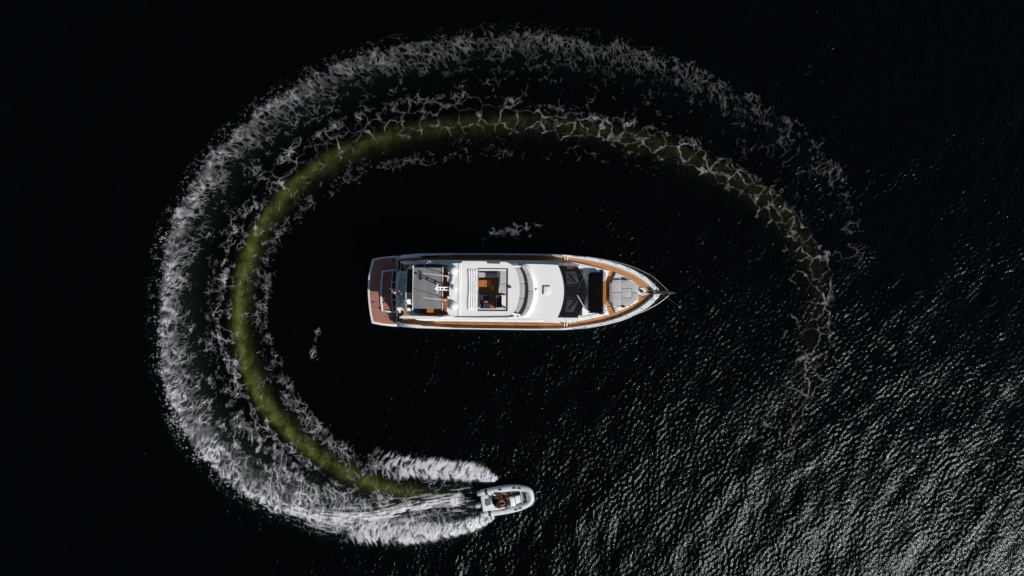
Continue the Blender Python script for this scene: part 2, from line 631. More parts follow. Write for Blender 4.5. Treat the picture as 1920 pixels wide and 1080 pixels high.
wx = axis_coords(42.0, 0.08, 9000)
wy = axis_coords(24.4, 0.08, 9000)
WX, WY = np.meshgrid(wx, wy, indexing='ij')
WH = water_height(WX, WY)
fade = np.clip(1 - (np.maximum(np.abs(WX) - 42, np.abs(WY) - 24.4)) / 25.0, 0, 1)
WH = WH * fade
dA, tA = FA.at(WX, WY)
inview = (np.abs(WX) < 33) & (np.abs(WY) < 25)
LA = FA.length
wob = 0.38 * fbm(WX / 1.5, WY / 1.5, 61, 5)
prof = np.interp(tA / LA, [0, .03, .08, .2, .3, .42, .5, .6, .7, .78, .84, .9, 1.0],
                 [.06, .30, .85, 1.1, .95, .52, .24, .14, .14, .13, .09, .05, .0])
wid = np.interp(tA / LA, [0, .05, .2, .4, .6, .8, 1], [.20, .35, .43, .47, .58, .66, .66])
dd = dA * OUT + wob * 0.6
aer = prof * np.where(dd > 0, np.exp(-(np.abs(dd) / wid) ** 2.0), np.exp(-(np.abs(dd) / (wid * 1.35)) ** 1.5)) * (0.66 + 1.0 * fbm(WX / 0.8, WY / 0.8, 71, 5))
# aerated grey green water between the arms of the fresh wake and a faint haze of bubbles over the whole wake
dBv, tBv = FB.at(WX, WY)
fresh = np.exp(-((dBv * OUT + 1.6) / 1.6) ** 2) * np.interp(tBv / FB.length, [0, .05, .2, .35, .6, 1], [.25, .30, .22, .10, .04, .0])
aer = np.where(inview, np.clip(aer, 0, 1), 0)
fresh = np.where(inview, np.clip(fresh, 0, 1), 0)

nx, ny = WX.shape
verts = np.stack([WX, WY, WH], -1).reshape(-1, 3).astype(np.float32)
idx = np.arange(nx * ny).reshape(nx, ny)
quads = np.stack([idx[:-1, :-1], idx[1:, :-1], idx[1:, 1:], idx[:-1, 1:]], -1).reshape(-1, 4)


def mesh_from(name, verts, quads, attrs=None):
    me = bpy.data.meshes.new(name)
    me.vertices.add(len(verts))
    me.vertices.foreach_set('co', np.ascontiguousarray(verts, np.float32).ravel())
    me.loops.add(len(quads) * 4)
    me.loops.foreach_set('vertex_index', np.ascontiguousarray(quads, np.int32).ravel())
    me.polygons.add(len(quads))
    me.polygons.foreach_set('loop_start', np.arange(0, len(quads) * 4, 4, dtype=np.int32))
    me.update(calc_edges=True)
    for k, v in (attrs or {}).items():
        at = me.attributes.new(k, 'FLOAT', 'POINT')
        at.data.foreach_set('value', np.ascontiguousarray(v, np.float32).ravel())
    me.shade_smooth()
    return me


m = bpy.data.materials.new('water')
m.use_nodes = True
MAT['water'] = m
nt = m.node_tree
for n in list(nt.nodes):
    nt.nodes.remove(n)
N, L = nt.nodes.new, nt.links.new
at1 = N('ShaderNodeAttribute'); at1.attribute_name = 'aerated'
at2 = N('ShaderNodeAttribute'); at2.attribute_name = 'bubbles'
mx1 = N('ShaderNodeMixRGB'); mx1.inputs[1].default_value = (0.0003, 0.0006, 0.0006, 1); mx1.inputs[2].default_value = (0.040, 0.056, 0.044, 1)
mx2 = N('ShaderNodeMixRGB'); mx2.inputs[2].default_value = (0.100, 0.116, 0.027, 1)
L(at2.outputs['Fac'], mx1.inputs[0]); L(mx1.outputs[0], mx2.inputs[1]); L(at1.outputs['Fac'], mx2.inputs[0])
tc = N('ShaderNodeTexCoord')
mp = N('ShaderNodeMapping'); mp.inputs['Rotation'].default_value = (0, 0, R(25)); mp.inputs['Scale'].default_value = (1.0, 0.55, 1.0)
L(tc.outputs['Object'], mp.inputs[0])
nz = N('ShaderNodeTexNoise'); nz.inputs['Scale'].default_value = 7.0; nz.inputs['Detail'].default_value = 4.0; nz.inputs['Roughness'].default_value = 0.6
L(mp.outputs[0], nz.inputs['Vector'])
bp = N('ShaderNodeBump'); bp.inputs['Strength'].default_value = 0.5; bp.inputs['Distance'].default_value = 0.08
L(nz.outputs[0], bp.inputs['Height'])
df = N('ShaderNodeBsdfDiffuse'); L(mx2.outputs[0], df.inputs['Color'])
g1 = N('ShaderNodeBsdfGlossy'); g1.distribution = 'BECKMANN'; g1.inputs['Roughness'].default_value = 0.235
g2 = N('ShaderNodeBsdfGlossy'); g2.distribution = 'BECKMANN'; g2.inputs['Roughness'].default_value = 0.115
for g_ in (g1, g2):
    g_.inputs['Color'].default_value = (0.46, 0.53, 0.53, 1)
    L(bp.outputs[0], g_.inputs['Normal'])
gm = N('ShaderNodeMixShader'); gm.inputs[0].default_value = 0.36
L(g1.outputs[0], gm.inputs[1]); L(g2.outputs[0], gm.inputs[2])
fr = N('ShaderNodeFresnel'); fr.inputs['IOR'].default_value = 1.333
ms_ = N('ShaderNodeMixShader')
L(fr.outputs[0], ms_.inputs[0]); L(df.outputs[0], ms_.inputs[1]); L(gm.outputs[0], ms_.inputs[2])
ow = N('ShaderNodeOutputMaterial'); L(ms_.outputs[0], ow.inputs[0])
me = mesh_from('water', verts, quads, {'aerated': aer, 'bubbles': fresh})
water = link('water', me, 'water')
water['kind'] = 'structure'
water['label'] = 'dark almost black sea with wind ripples glittering at the lower right'

# ------------------------------------------------------------------ foam of the wake: lace of real mesh on the water
fs = 0.04
fx = np.arange(-30.5, 29.5, fs)
fy = np.arange(-22.2, 22.2, fs)
FX, FY = np.meshgrid(fx, fy, indexing='ij')
fdA, ftA = FA.at(FX, FY)
fdB, ftB = FB.at(FX, FY)
fdC, ftC = FC.at(FX, FY)
fdD, ftD = FD.at(FX, FY)
fdA, fdB, fdC, fdD = fdA * OUT, fdB * OUT, fdC * OUT, fdD * OUT
uA, uB, uC, uD = ftA / FA.length, ftB / FB.length, ftC / FC.length, ftD / FD.length
w1 = fbm(FX / 1.3, FY / 1.3, 101, 3)
w2 = fbm(FX / 1.3 + 40, FY / 1.3 + 9, 105, 3)
s1 = fbm(FX / 0.42, FY / 0.42, 111, 2)
s2 = fbm(FX / 0.42 + 17, FY / 0.42, 115, 2)
fine = fbm(FX / 0.16, FY / 0.16, 151, 2)
clump = fbm(FX / 1.7, FY / 1.7, 141, 4)
rag = 0.50 * fbm(FX / 2.2, FY / 2.2, 161, 4) + 0.16 * s1


def rank(q):
    s = np.sort(q.ravel()[::37])
    return np.interp(q, s, np.linspace(0, 1, len(s)))


patch = rank(0.75 * clump + 0.55 * fbm(FX / 0.6, FY / 0.6, 145, 3))       # where foam holds together
WX1, WY1 = 0.75 * w1 + 0.15 * s1, 0.75 * w2 + 0.15 * s2


def cells(u, v, size, seed):
    f1, f2 = worley(u / size, v / size, seed)
    return (f2 - f1) * size                                          # metres from a cell's wall, roughly


# plain webs in plan, and webs drawn out across the outer band as the crest leaves them behind
e_s, e_m, e_l = cells(FX + WX1, FY + WY1, 0.42, 122), cells(FX + WX1, FY + WY1, 0.80, 121), cells(FX + 1.3 * WX1, FY + 1.3 * WY1, 1.7, 123)
bu, bv = ftB + 0.50 * w1 + 0.13 * s1 + 0.35 * fdB, (fdB + 0.6 * w2 + 0.15 * s2) * 0.62
r_s, r_m = cells(bu, bv, 0.40, 124), cells(bu + 9, bv, 0.80, 125)
au, av = (ftA + 0.7 * w1 + 0.10 * s1) * 0.75, fdA + 0.7 * w2 + 0.10 * s2
a_s, a_m, a_l = cells(au, av, 0.40, 126), cells(au, av, 0.72, 127), cells(au + 7, av, 1.12, 128)

foam = np.zeros_like(FX)
I = np.interp


def put(a):
    global foam
    foam = 1 - (1 - foam) * (1 - np.clip(a, 0, 0.97))


hole = fbm(FX / 0.55 + 3, FY / 0.55 + 8, 191, 3)


def lace(cov, op, big, small, thin=0.030, torn=0.25, grow=0.075, fine_web=1.0, hold=0.0, film=0.035):
    """strands that thicken into a holed sheet as the cover grows; torn where it thins out"""
    cov = np.clip(cov, 0, 1)
    wdt = (thin + grow * cov ** 3.0) * (1 + 0.9 * np.clip(hole + 0.1, -0.6, 0.9))
    st = np.exp(-(big / wdt) ** 2.0)
    st2 = np.exp(-(small / (0.75 * wdt)) ** 2.0) * sstep(0.15, 0.6, cov) * fine_web
    keep = sstep(1 - cov * 1.25 - torn, 1 - cov * 1.25 + torn, patch)
    keep = np.maximum(keep, hold * sstep(0.18, 0.5, cov))
    tone = (0.22 + 0.78 * patch ** 1.4) * (0.70 + 0.30 * np.clip(0.5 + 0.8 * s1 + 0.5 * fine, 0, 1))
    put(op * keep * sstep(0.01, 0.06, cov) * (np.maximum(st, 0.8 * st2) * tone + film * sstep(.15, .6, cov)))


# outer bow wave band
d = fdB + rag
pk = I(uB, [0, .06, .15, .25, .4, .5, .6, .7, .8, .9, 1], [.76, .84, .84, .80, .74, .62, .48, .38, .30, .24, .14])
wi = I(uB, [0, .12, .25, .4, .55, .7, 1], [1.1, 1.5, 1.35, 1.2, 1.45, 1.9, 1.9])
lo = I(uB, [0, .12, .25, .4, .55, .7, .8, 1], [.45, .66, .64, .60, .56, .50, .40, .16])
ol = I(uB, [0, .1, .2, .3, .42, .52, .62, .75, 1], [1.2, 1.25, 1.1, .86, .64, .34, .23, .19, .16])
cov = np.where(d > 0, pk * np.exp(-(d / 0.30) ** 2), pk * np.exp(-(d / wi) ** 2) + lo * np.exp(-(d / (wi * 2.25)) ** 4) * sstep(-0.05, -0.3, d))
cov *= sstep(-0.005, 0.02, uB) * (1 - sstep(.97, 1.0, uB))
lace(cov, ol * (0.45 + 0.55 * sstep(-wi * 1.5, -0.1 * wi, d)), r_m, r_s)
# crest line along its outer edge
cr_ = np.exp(-((d + 0.22) / 0.16) ** 2) * sstep(.35, .65, patch)
put(cr_ * ol * 0.30 * I(uB, [0, .08, .15, .45, .6, .8, 1], [0, .6, 1, .9, .5, .2, 0]) * (0.6 + 0.5 * s1))
# droplets flung past the outer edge
drop_ = sstep(.86, .97, rank(fine + 0.8 * s1 + 0.5 * clump)) * np.exp(-((d - 0.45) / 0.5) ** 2)
put(drop_ * 0.5 * ol * I(uB, [0, .1, .2, .4, .5, .7, 1], [0, .3, 1, .7, .5, .3, 0]))
# thin crest outside the green track, and the web between it and the track
d = fdC + 0.35 * rag
pk = I(uC, [0, .05, .15, .3, .5, .65, .8, .92, 1], [.2, .5, .80, .76, .66, .62, .60, .55, .0])
oc = I(uC, [0, .1, .25, .4, .5, .6, .7, .85, .95, 1], [.75, .72, .56, .42, .28, .19, .18, .20, .18, .05])
lace(pk * np.exp(-(d / 0.30) ** 2), oc, a_m, a_s)
band = sstep(-2.3, -1.7, d) * (1 - sstep(-0.25, 0.1, d))
lace(band * I(uC, [0, .08, .15, .4, .55, .7, .85, 1], [0, .20, .44, .50, .58, .62, .60, .25]) * np.where(uC < .48, sstep(.2, .6, fdA), 1), oc * 0.95, a_l, a_m, 0.05, fine_web=I(uC, [.3, .55], [.9, .15]), hold=I(uC, [.3, .55], [0, .8]), film=.02)
# wisps beyond the crest
lace(0.46 * np.exp(-((d - 0.8) / 0.8) ** 2) * I(uC, [0, .1, .25, .45, .6, .8, 1], [0, .6, 1, .8, .7, .5, 0]), oc * 0.6, a_m, a_s)
# web over the green track and its old, broken end on the right
d = fdA + 0.3 * rag
lace(np.exp(-(d / I(uA, [0, .75, .9, 1], [.85, .85, 1.5, 1.5])) ** 2) * I(uA, [0, .1, .2, .4, .5, .6, .7, .8, .87, .94, 1], [0, .02, .14, .30, .50, .60, .62, .62, .60, .56, .30]),
     I(uA, [0, .3, .45, .6, .75, .85, .95, 1], [.35, .32, .28, .25, .28, .31, .34, .26]), a_l, a_m, 0.05, fine_web=.10, hold=I(uA, [.35, .55], [0, .85]), film=.0)
# inner wash edge
d = fdD + 0.5 * rag
pk = I(uD, [0, .08, .18, .3, .42, .55, .68, .8, 1], [.0, .48, .70, .66, .62, .58, .52, .44, .15])
od = I(uD, [0, .1, .25, .4, .55, .7, 1], [.80, .66, .46, .34, .22, .14, .08])
lace(pk * np.exp(-(d / np.where(d > 0, 1.15, 0.34)) ** 2), od, e_m, e_s)
# fresh spray thrown by the boat: feathers swept out from the hull
for F_, wa, wb, c0, c1, o0, o1 in ((FE1, 0.72, 1.15, 0.92, .42, .96, .60), (FE2, 0.60, 1.15, 0.92, .58, .97, .78)):
    d, t = F_.at(FX, FY)
    u = t / F_.length
    ww = I(u, [0, .12, .35, 1], [wa * .35, wa, wa * 1.1, wb])
    e = np.abs(d) / ww + 0.40 * rag + 0.12 * s2
    body = (1 - sstep(0.55, 1.25, e)) * sstep(0.0, 0.015, u)
    fe = rank(perlin((t + 0.5 * np.abs(d)) * 2.6, d * 1.1, 181) + 0.6 * perlin((t + 0.5 * np.abs(d)) * 6.0, d * 2.2, 182) + 0.35 * fine + 0.5 * clump)
    cc = I(u, [0, .3, 1], [c0, c0 * .86, c1]) * body
    put(I(u, [0, .3, 1], [o0, .86 * o0, o1]) * body * (1 - sstep(.8, 1, u)) * sstep(1 - cc - .30, 1 - cc + .34, fe))
    put(0.14 * body * o1 * (1 - sstep(.3, .9, u)))
# streaky prop wash, a bright jet at the motor
for F_, wd, cc, oo in ((FE3, 0.26, .86, .92), (FE4, 0.11, .75, .7), (FE5, 0.10, .65, .6)):
    d, t = F_.at(FX, FY)
    u = t / F_.length
    d = d + 0.05 * s1
    ww = wd * I(u, [0, .06, .3, 1], [.35, .55, 1.0, 1.7])
    streak = rank(perlin(t * 0.8, d * 7.0, 171) + 0.5 * perlin(t * 2.2, d * 13.0, 172) + 0.25 * fine)
    cv = cc * np.exp(-(d / ww) ** 2) * (1 - sstep(.7, 1, u)) * sstep(0, 0.012, u)
    put(oo * sstep(1 - cv - .25, 1 - cv + .3, streak) * sstep(.02, .2, cv))
d, t = FE3.at(FX, FY)
u = t / FE3.length
streak = rank(perlin(t * 0.45, d * 4.5, 173) + 0.6 * perlin(t * 1.2, d * 10.0, 174) + 0.3 * s1)
cv = .34 * np.exp(-(np.abs(d) / 1.1) ** 3) * sstep(0, .03, u) * (1 - sstep(.75, 1, u))
put(.40 * sstep(1 - cv - .15, 1 - cv + .25, streak) * sstep(.02, .2, cv))
# swept streaks between the wash and the outer band, low on the left
band = (1 - sstep(-0.2, 0.4, fdB + rag)) * sstep(0.0, 0.8, fdC + 0.5 * rag) * sstep(.0, .06, uB) * (1 - sstep(.14, .34, uB))
lace(.55 * band, .55, r_m, r_s)
# small crest breaking along the yacht's port side, and a cluster of sun glints astern painted as foam
d, t = FF.at(FX, FY)
u = t / FF.length
cv = 1.0 * np.exp(-((d + 0.4 * rag) / 0.42) ** 2) * np.sin(np.pi * np.clip(u, 0, 1)) ** .8
lace(cv, .70 * I(u, [0, .4, .8, 1], [.4, .8, 1, .6]), e_m, e_s)

d, t = FG.at(FX, FY)
u = t / FG.length
lace(.85 * np.exp(-((d + .25 * rag) / 0.24) ** 2) * ((u > 0) & (u < 1)), .55, e_m, e_s)

# nothing on the hulls
foam = np.where((FX > -11.4) & (FX < 11.4) & (np.abs(FY + 0.35) < 2.9), 0, foam)

# tops and hollows of the froth
relief = foam * (0.030 + 0.030 * (fine + 1) * 0.5)
dE1, tE1 = FE1.at(FX, FY)
dE2, tE2 = FE2.at(FX, FY)
spray = np.exp(-(dE1 / .5) ** 2) * np.exp(-tE1 / 2.2) + np.exp(-(dE2 / .55) ** 2) * np.exp(-tE2 / 2.6)
relief += foam * spray * (0.16 + 0.16 * clump + 0.12 * fine)
relief += foam * foam * 0.05 * np.clip(clump + s1, -0.5, 1)
WHf = water_height(FX, FY)
Z = WHf + 0.012 + relief

keepv = foam > 0.022
kq = keepv[:-1, :-1] | keepv[1:, :-1] | keepv[1:, 1:] | keepv[:-1, 1:]
fidx = np.arange(FX.size).reshape(FX.shape)
fq = np.stack([fidx[:-1, :-1], fidx[1:, :-1], fidx[1:, 1:], fidx[:-1, 1:]], -1)[kq]
used = np.unique(fq)
remap = np.full(FX.size, -1)
remap[used] = np.arange(len(used))
fverts = np.stack([FX.ravel()[used], FY.ravel()[used], Z.ravel()[used]], -1)
print('FOAM quads', len(fq), 'water quads', len(quads), 'out', OUT)

m = bpy.data.materials.new('foam')
m.use_nodes = True
MAT['foam'] = m
nt = m.node_tree
N, L = nt.nodes.new, nt.links.new
b = nt.nodes['Principled BSDF']
b.inputs['Roughness'].default_value = 0.9
b.inputs['Specular IOR Level'].default_value = 0.2
tc = N('ShaderNodeTexCoord')
nz = N('ShaderNodeTexNoise'); nz.inputs['Scale'].default_value = 2.0; nz.inputs['Detail'].default_value = 6
rp = N('ShaderNodeValToRGB')
rp.color_ramp.elements[0].position = 0.35; rp.color_ramp.elements[0].color = (0.58, 0.58, 0.64, 1)
rp.color_ramp.elements[1].position = 0.65; rp.color_ramp.elements[1].color = (0.74, 0.76, 0.76, 1)
L(tc.outputs['Object'], nz.inputs['Vector']); L(nz.outputs[0], rp.inputs[0]); L(rp.outputs[0], b.inputs['Base Color'])
n2 = N('ShaderNodeTexNoise'); n2.inputs['Scale'].default_value = 14; n2.inputs['Detail'].default_value = 4
L(tc.outputs['Object'], n2.inputs['Vector'])
bp = N('ShaderNodeBump'); bp.inputs['Strength'].default_value = 0.5; bp.inputs['Distance'].default_value = 0.05
L(n2.outputs[0], bp.inputs['Height']); L(bp.outputs[0], b.inputs['Normal'])
at = N('ShaderNodeAttribute'); at.attribute_name = 'thickness'
L(at.outputs['Fac'], b.inputs['Alpha'])
me = mesh_from('wake_foam', fverts, remap[fq], {'thickness': np.clip(foam.ravel()[used], 0, 1)})
wf = link('wake_foam', me, 'foam')
wf['kind'] = 'stuff'
wf['label'] = 'white lacy wake foam curling round the yacht from the inflatable boat'
wf['category'] = 'foam'

# ================================================================== YACHT
YAW = -0.0097
YROOT = P(970, 548.9, 0.0)
yacht = empty('motor_yacht', (YROOT.x, YROOT.y, 0), YAW)
tag(yacht, 'large white motor yacht with teak decks lying at the middle of the wake', 'yacht')
YINV = Matrix.Rotation(-YAW, 3, 'Z')


def lx(px, z):
    """photo column -> metres along the yacht at height z"""
    return (px - 960.0) / 24.0 * (1 - z / CAM_H) - YROOT.x


def hw(p, z):
    return p / 24.0 * (1 - z / CAM_H)


def lq(px, py, z):
    """photo point -> yacht coordinates at height z"""
    v = YINV @ (P(px, py, z) - Vector((YROOT.x, YROOT.y, 0)))
    return (v.x, v.y)


def lq3(px, py, z):
    x, y = lq(px, py, z)
    return (x, y, z)


def yp(name, bm, mat, parent=yacht, **k):
    return obj(name, bm, mat, parent, **k)


def rect(px0, px1, py0, py1, z):
    """plan rectangle measured at height z, squared to the yacht"""
    x0, y0 = lq(px0, py0, z)
    x1, y1 = lq(px1, py1, z)
    return min(x0, x1), max(x0, x1), min(y0, y1), max(y0, y1)


SHEER = [(745, 65.0), (757, 67.0), (782, 69.5), (830, 70.5), (905, 71), (1000, 71), (1060, 70.3), (1103, 66.5), (1134, 61), (1164, 53), (1179, 47.3), (1194, 40), (1207, 32.5), (1216, 26.5), (1228, 16), (1235, 8), (1238, 2.6)]
TEAK = [(745, 58.0), (757, 60), (782, 62), (830, 66.5), (905, 67.8), (1000, 67.8), (1063, 66.5), (1090, 62.5), (1134, 54), (1164, 44.5), (1191, 32), (1207, 20.5), (1216, 13), (1224, 6), (1228, 1.5)]
px_st = [745, 757, 770, 782, 800, 830, 870, 905, 950, 1000, 1030, 1060, 1082, 1103, 1119, 1134, 1150, 1164, 1179, 1194, 1207, 1216, 1224, 1228]


def tab(T, p):
    return float(np.interp(p, [a for a, _ in T], [b for _, b in T]))


def zs(p):
    return float(np.interp(p, [745, 757, 775, 900, 1060, 1160, 1238], [1.30, 1.95, 2.35, 2.40, 2.40, 2.48, 2.68]))


def zd(p):
    return float(np.interp(p, [745, 780, 830, 1060, 1160, 1238], [1.70, 1.75, 2.02, 2.10, 2.24, 2.42]))


# hull shell
rows = []
for p in px_st[:-1] + [1228, 1235, 1238]:
    z = zs(p)
    h = hw(tab(SHEER, p), z)
    x = lx(p, z)
    fl = float(np.interp(p, [745, 1000, 1100, 1180, 1238], [.97, .96, .88, .55, .12]))
    kl = float(np.interp(p, [745, 1060, 1160, 1215, 1238], [-.9, -1.0, -.8, -.15, 1.2]))
    rake = float(np.interp(p, [1150, 1238], [0, .9])) if p > 1150 else 0
    sec = [(x, h, z), (x, h * 1.005, z - 0.22), (x, h * (0.55 + 0.45 * fl), z * 0.52), (x - rake * .4, h * fl, 0.28), (x - rake * .7, h * fl * .86, -0.25), (x - rake, 0.0, kl)]
    rows.append(sec + [(a, -b_, c) for a, b_, c in reversed(sec[:-1])])
bm = grid_mesh(rows)
bm.faces.new([bm.verts[i] for i in range(len(rows[0]))]) if bm.verts.ensure_lookup_table() is None else None
hull = yp('hull', bm, 'gelcoat', angle=30)
# rubbing strake along each side
for s in (1, -1):
    pts = []
    for p in px_st:
        z = zs(p)
        pts.append((lx(p, z), s * (hw(tab(SHEER, p), z) * 1.004 + 0.01), z - 0.12))
    o = yp('rubbing_strake', tube(pts, 0.035, 6), 'steel')
    o.parent = hull

# bulwarks: cap and inner face
for s in (1, -1):
    bm = bmesh.new()
    rws = []
    pl = [p for p in px_st]
    for p in pl:
        z, d = zs(p), zd(p)
        x = lx(p, z)
        ho = hw(tab(SHEER, p), z)
        ht = hw(tab(TEAK, p), d)
        hi = ht + (ho - ht) * 0.15
        rws.append([(x, s * ho, z + 0.002), (x, s * (ho - 0.02), z + 0.03), (x, s * (hi + 0.02), z + 0.03), (x, s * hi, z), (x, s * ht, d - 0.05)])
    yp('bulwark', grid_mesh(rws), 'gelcoat', angle=30)

# bow cap
z = 2.67
pts = [(lx(1222, z), hw(20, z)), (lx(1235, z), hw(8, z)), (lx(1238.5, z), hw(2.6, z)), (lx(1238.5, z), -hw(2.6, z)), (lx(1235, z), -hw(8, z)), (lx(1222, z), -hw(20, z)), (lx(1226, z), 0)]
yp('bow_cap', prism(pts, 2.45, 2.695, 0.02), 'gelcoat')

# teak main deck, planks following the side
for s in (1, -1):
    for nm, lo_p, hi_p, mt in (('side_deck', 757, 1061, 'teak_side'), ('side_deck', 1061, 1228, 'teak_bow')):
        bm = bmesh.new()
        uvl = bm.loops.layers.uv.new('UVMap')
        pl = [lo_p] + [p for p in px_st if lo_p < p < hi_p] + [hi_p]
        prev = None
        for p in pl:
            d = zd(p)
            x, h = lx(p, d), hw(tab(TEAK, p), d)
            offs = [o_ for o_ in (0.0, 0.25, 0.5, 0.75, 1.0)]
            cur = [(bm.verts.new((x, s * h * (1 - o_), d)), (x, h * o_)) for o_ in offs]
            if prev:
                for k in range(len(offs) - 1):
                    quad = [prev[k], prev[k + 1], cur[k + 1], cur[k]]
                    f = bm.faces.new([q_[0] for q_ in quad])
                    for lp, q_ in zip(f.loops, quad):
                        lp[uvl].uv = q_[1]
            prev = cur
        me_o = yp(nm, bm, mt)

# cabin block: sides taper, front edge follows the windshield
def arc_t(n):
    return [-1 + 2 * i / (n - 1) for i in range(n)]


ZR = 4.0
back = [(lx(1046 + 11.5 * (1 - t * t), ZR), -t * hw(49.5, ZR)) for t in arc_t(17)]
side_px = [(1030, 50.3), (1000, 51), (950, 51), (880, 51), (820, 50.5), (790, 49.5), (778, 46)]
top_o = [(lx(p, ZR), -hw(h, ZR)) for p, h in reversed(side_px)] + [(x, -y) for x, y in back] + [(lx(p, ZR), hw(h, ZR)) for p, h in side_px]
top_o = [(lx(p, ZR), -hw(h, ZR)) for p, h in reversed(side_px)] + [(x, y) for x, y in reversed(back)] + [(lx(p, ZR), hw(h, ZR)) for p, h in side_px]
zb = 1.72
base_side = [(1030, 57.2), (1000, 57.2), (950, 57.2), (880, 57.0), (820, 56.4), (790, 55), (778, 52)]
bfront = [(lx(1062 + 3 * (1 - t * t), zb), -t * hw(57.6, zb)) for t in arc_t(17)]
base_o = [(lx(p, zb), -hw(h, zb)) for p, h in reversed(base_side)] + [(x, y) for x, y in reversed(bfront)] + [(lx(p, zb), hw(h, zb)) for p, h in base_side]
# wall in two leans
mid = [((a[0] * .35 + c[0] * .65), (a[1] * .93 + c[1] * .07)) for a, c in zip(base_o, top_o)]
ns = len(base_o)
bm = bmesh.new()
lv = [bm.verts.new((x, y, zb)) for x, y in base_o]
mv = [bm.verts.new((x, y, 3.35)) for x, y in mid]
tv = [bm.verts.new((x, y, ZR)) for x, y in top_o]
nfront = len(bfront)
f0 = len(base_side)
for i in range(ns):
    j = (i + 1) % ns
    if f0 <= i < f0 + nfront - 1:
        continue                                     # open behind the windshield
    bm.faces.new((lv[i], lv[j], mv[j], mv[i]))
    bm.faces.new((mv[i], mv[j], tv[j], tv[i]))
ftop = bm.faces.new(tv)
cabin = yp('cabin', bm, 'gelcoat', angle=25)
# dark side windows of the saloon
for s in (1, -1):
    for a, c_ in ((826, 880), (884, 948), (952, 1016)):
        A_, B_ = [], []
        for k in range(5):
            p = a + (c_ - a) * k / 4
            A_.append((lx(p, 2.6), s * 2.318, 2.35))
            B_.append((lx(p, 3.2), s * 2.306, 3.15))
        o = yp('side_window', solid(strip(A_, B_), 0.02), 'glass_dark')
        o.parent = cabin

# windshield: three panes across, sloping forward, over a visible dashboard
def wsh(t, u):
    xb = lx(1046 + 11.5 * (1 - t * t), ZR)
    zf = 2.95
    xf = lx(1082.5 + 17 * (1 - abs(t) ** 1.7), zf)
    yb, yf = -t * hw(49, ZR), -t * hw(48.4, zf)
    z = ZR + (zf - ZR) * (u ** 1.12)
    return (xb + (xf - xb) * u, yb + (yf - yb) * u, z - 0.02)


for k, (t0, t1) in enumerate(((-0.985, -0.24), (-0.215, 0.215), (0.24, 0.985))):
    rows = [[wsh(t0 + (t1 - t0) * j / 8, 0.03 + 0.94 * i / 8) for j in range(9)] for i in range(9)]
    yp('windshield_pane', solid(grid_mesh(rows), 0.02), 'glass_windshield')
for t in (-0.985, -0.2275, 0.0, 0.2275, 0.985):
    pts = [tuple(np.array(wsh(t, u / 8)) + np.array((0, 0, 0.012))) for u in range(9)]
    yp('windshield_frame', tube(pts, 0.03 if t else 0.018, 6), 'black_plastic')
for u in (0.02, 0.985):
    pts = [tuple(np.array(wsh(t, u)) + np.array((0, 0, 0.012))) for t in arc_t(21)]
    yp('windshield_frame', tube(pts, 0.04, 6), 'black_plastic')
# white cheeks beside the glass
for s in (1, -1):
    bm = bmesh.new()
    up = [wsh(-s * 1.0, u / 6) for u in range(7)]
    dn = [(lx(1046 + (1092 - 1046) * u / 6, 2.2), s * hw(57.0 - 4.2 * (u / 6) ** 2, 2.2), 2.2) for u in range(7)]
    yp('cabin_cheek', strip([(a, b_, c + 0.01) for a, b_, c in up], dn), 'gelcoat')
ft = [wsh(t, 1.0) for t in arc_t(17)]
fd = [(a + 0.06, b_ * 1.0, 2.40) for a, b_, c in ft]
yp('windshield_sill', strip([(a, b_, c + 0.01) for a, b_, c in ft], fd), 'gelcoat')
# dashboard and what shows of the helm under the glass
bm = box(lx(1052, 2.9), lx(1092, 2.5), -hw(44, 2.6), hw(44, 2.6), 2.47, 2.52)
yp('dashboard', bm, 'dash_black')
for s in (1, -1):
    pts = [lq(1060, 547 - s * 38, 2.7), lq(1079, 547 - s * 38, 2.7), lq(1087, 547 - s * 16, 2.7), lq(1063, 547 - s * 14, 2.7)]
    yp('dash_panel', prism(pts, 2.53, 2.62, 0.02), 'dash_beige')
    pts = [lq(1066, 547 - s * 33, 2.8), lq(1070, 547 - s * 33, 2.8), lq(1082, 547 - s * 17, 2.8), lq(1078, 547 - s * 17, 2.8)]
    yp('dash_binnacle', prism(pts, 2.62, 2.70, 0.02), 'dash_black')
# wipers
for a, c_ in (((1095, 517), (1084, 541)), ((1082.5, 553.5), (1096, 577))):
    p0, p1 = lq3(*a, 3.12), lq3(*c_, 3.12)
    if a[1] > 550:
        p0, p1 = lq3(*a, 3.45), lq3(*c_, 2.92)
    else:
        p0, p1 = lq3(*a, 3.05), lq3(*c_, 3.5)
    bm = tube([p0, p1], 0.022, 6)
    yp('wiper', bm, 'steel' if a[1] < 550 else 'gelcoat')

# roof fittings
x0, x1, y0, y1 = rect(1019.5, 1031.5, 537, 551.5, 4.05)
h_ = yp('roof_hatch', prism([(x0, y0), (x1, y0), (x1, y1), (x0, y1)], 3.99, 4.06, 0.015), 'gelcoat_matte')
bm = box(x0 - .05, x0 - .005, y0 - .02, y1 + .05, 4.0, 4.085)
box(x0 - .05, x1, y1 + .005, y1 + .05, 4.0, 4.085, bm=bm)
o = yp('hatch_frame', bm, 'steel_dark'); o.parent = h_
x, y = lq(1006, 543, 4.2)
bm = lathe([(0.10, 4.0), (0.10, 4.03), (0.05, 4.06), (0.05, 4.16), (0.085, 4.18), (0.085, 4.27), (0.03, 4.30), (0, 4.30)], x, y, 14)
yp('searchlight', bm, 'steel')

# ---------------------------------------------------------------- fore trunk, seat and sunpad
def outline(tbl, z):
    return [(lx(p, z), hw(h, z)) for p, h in tbl] + [(lx(p, z), -hw(h, z)) for p, h in reversed(tbl)]


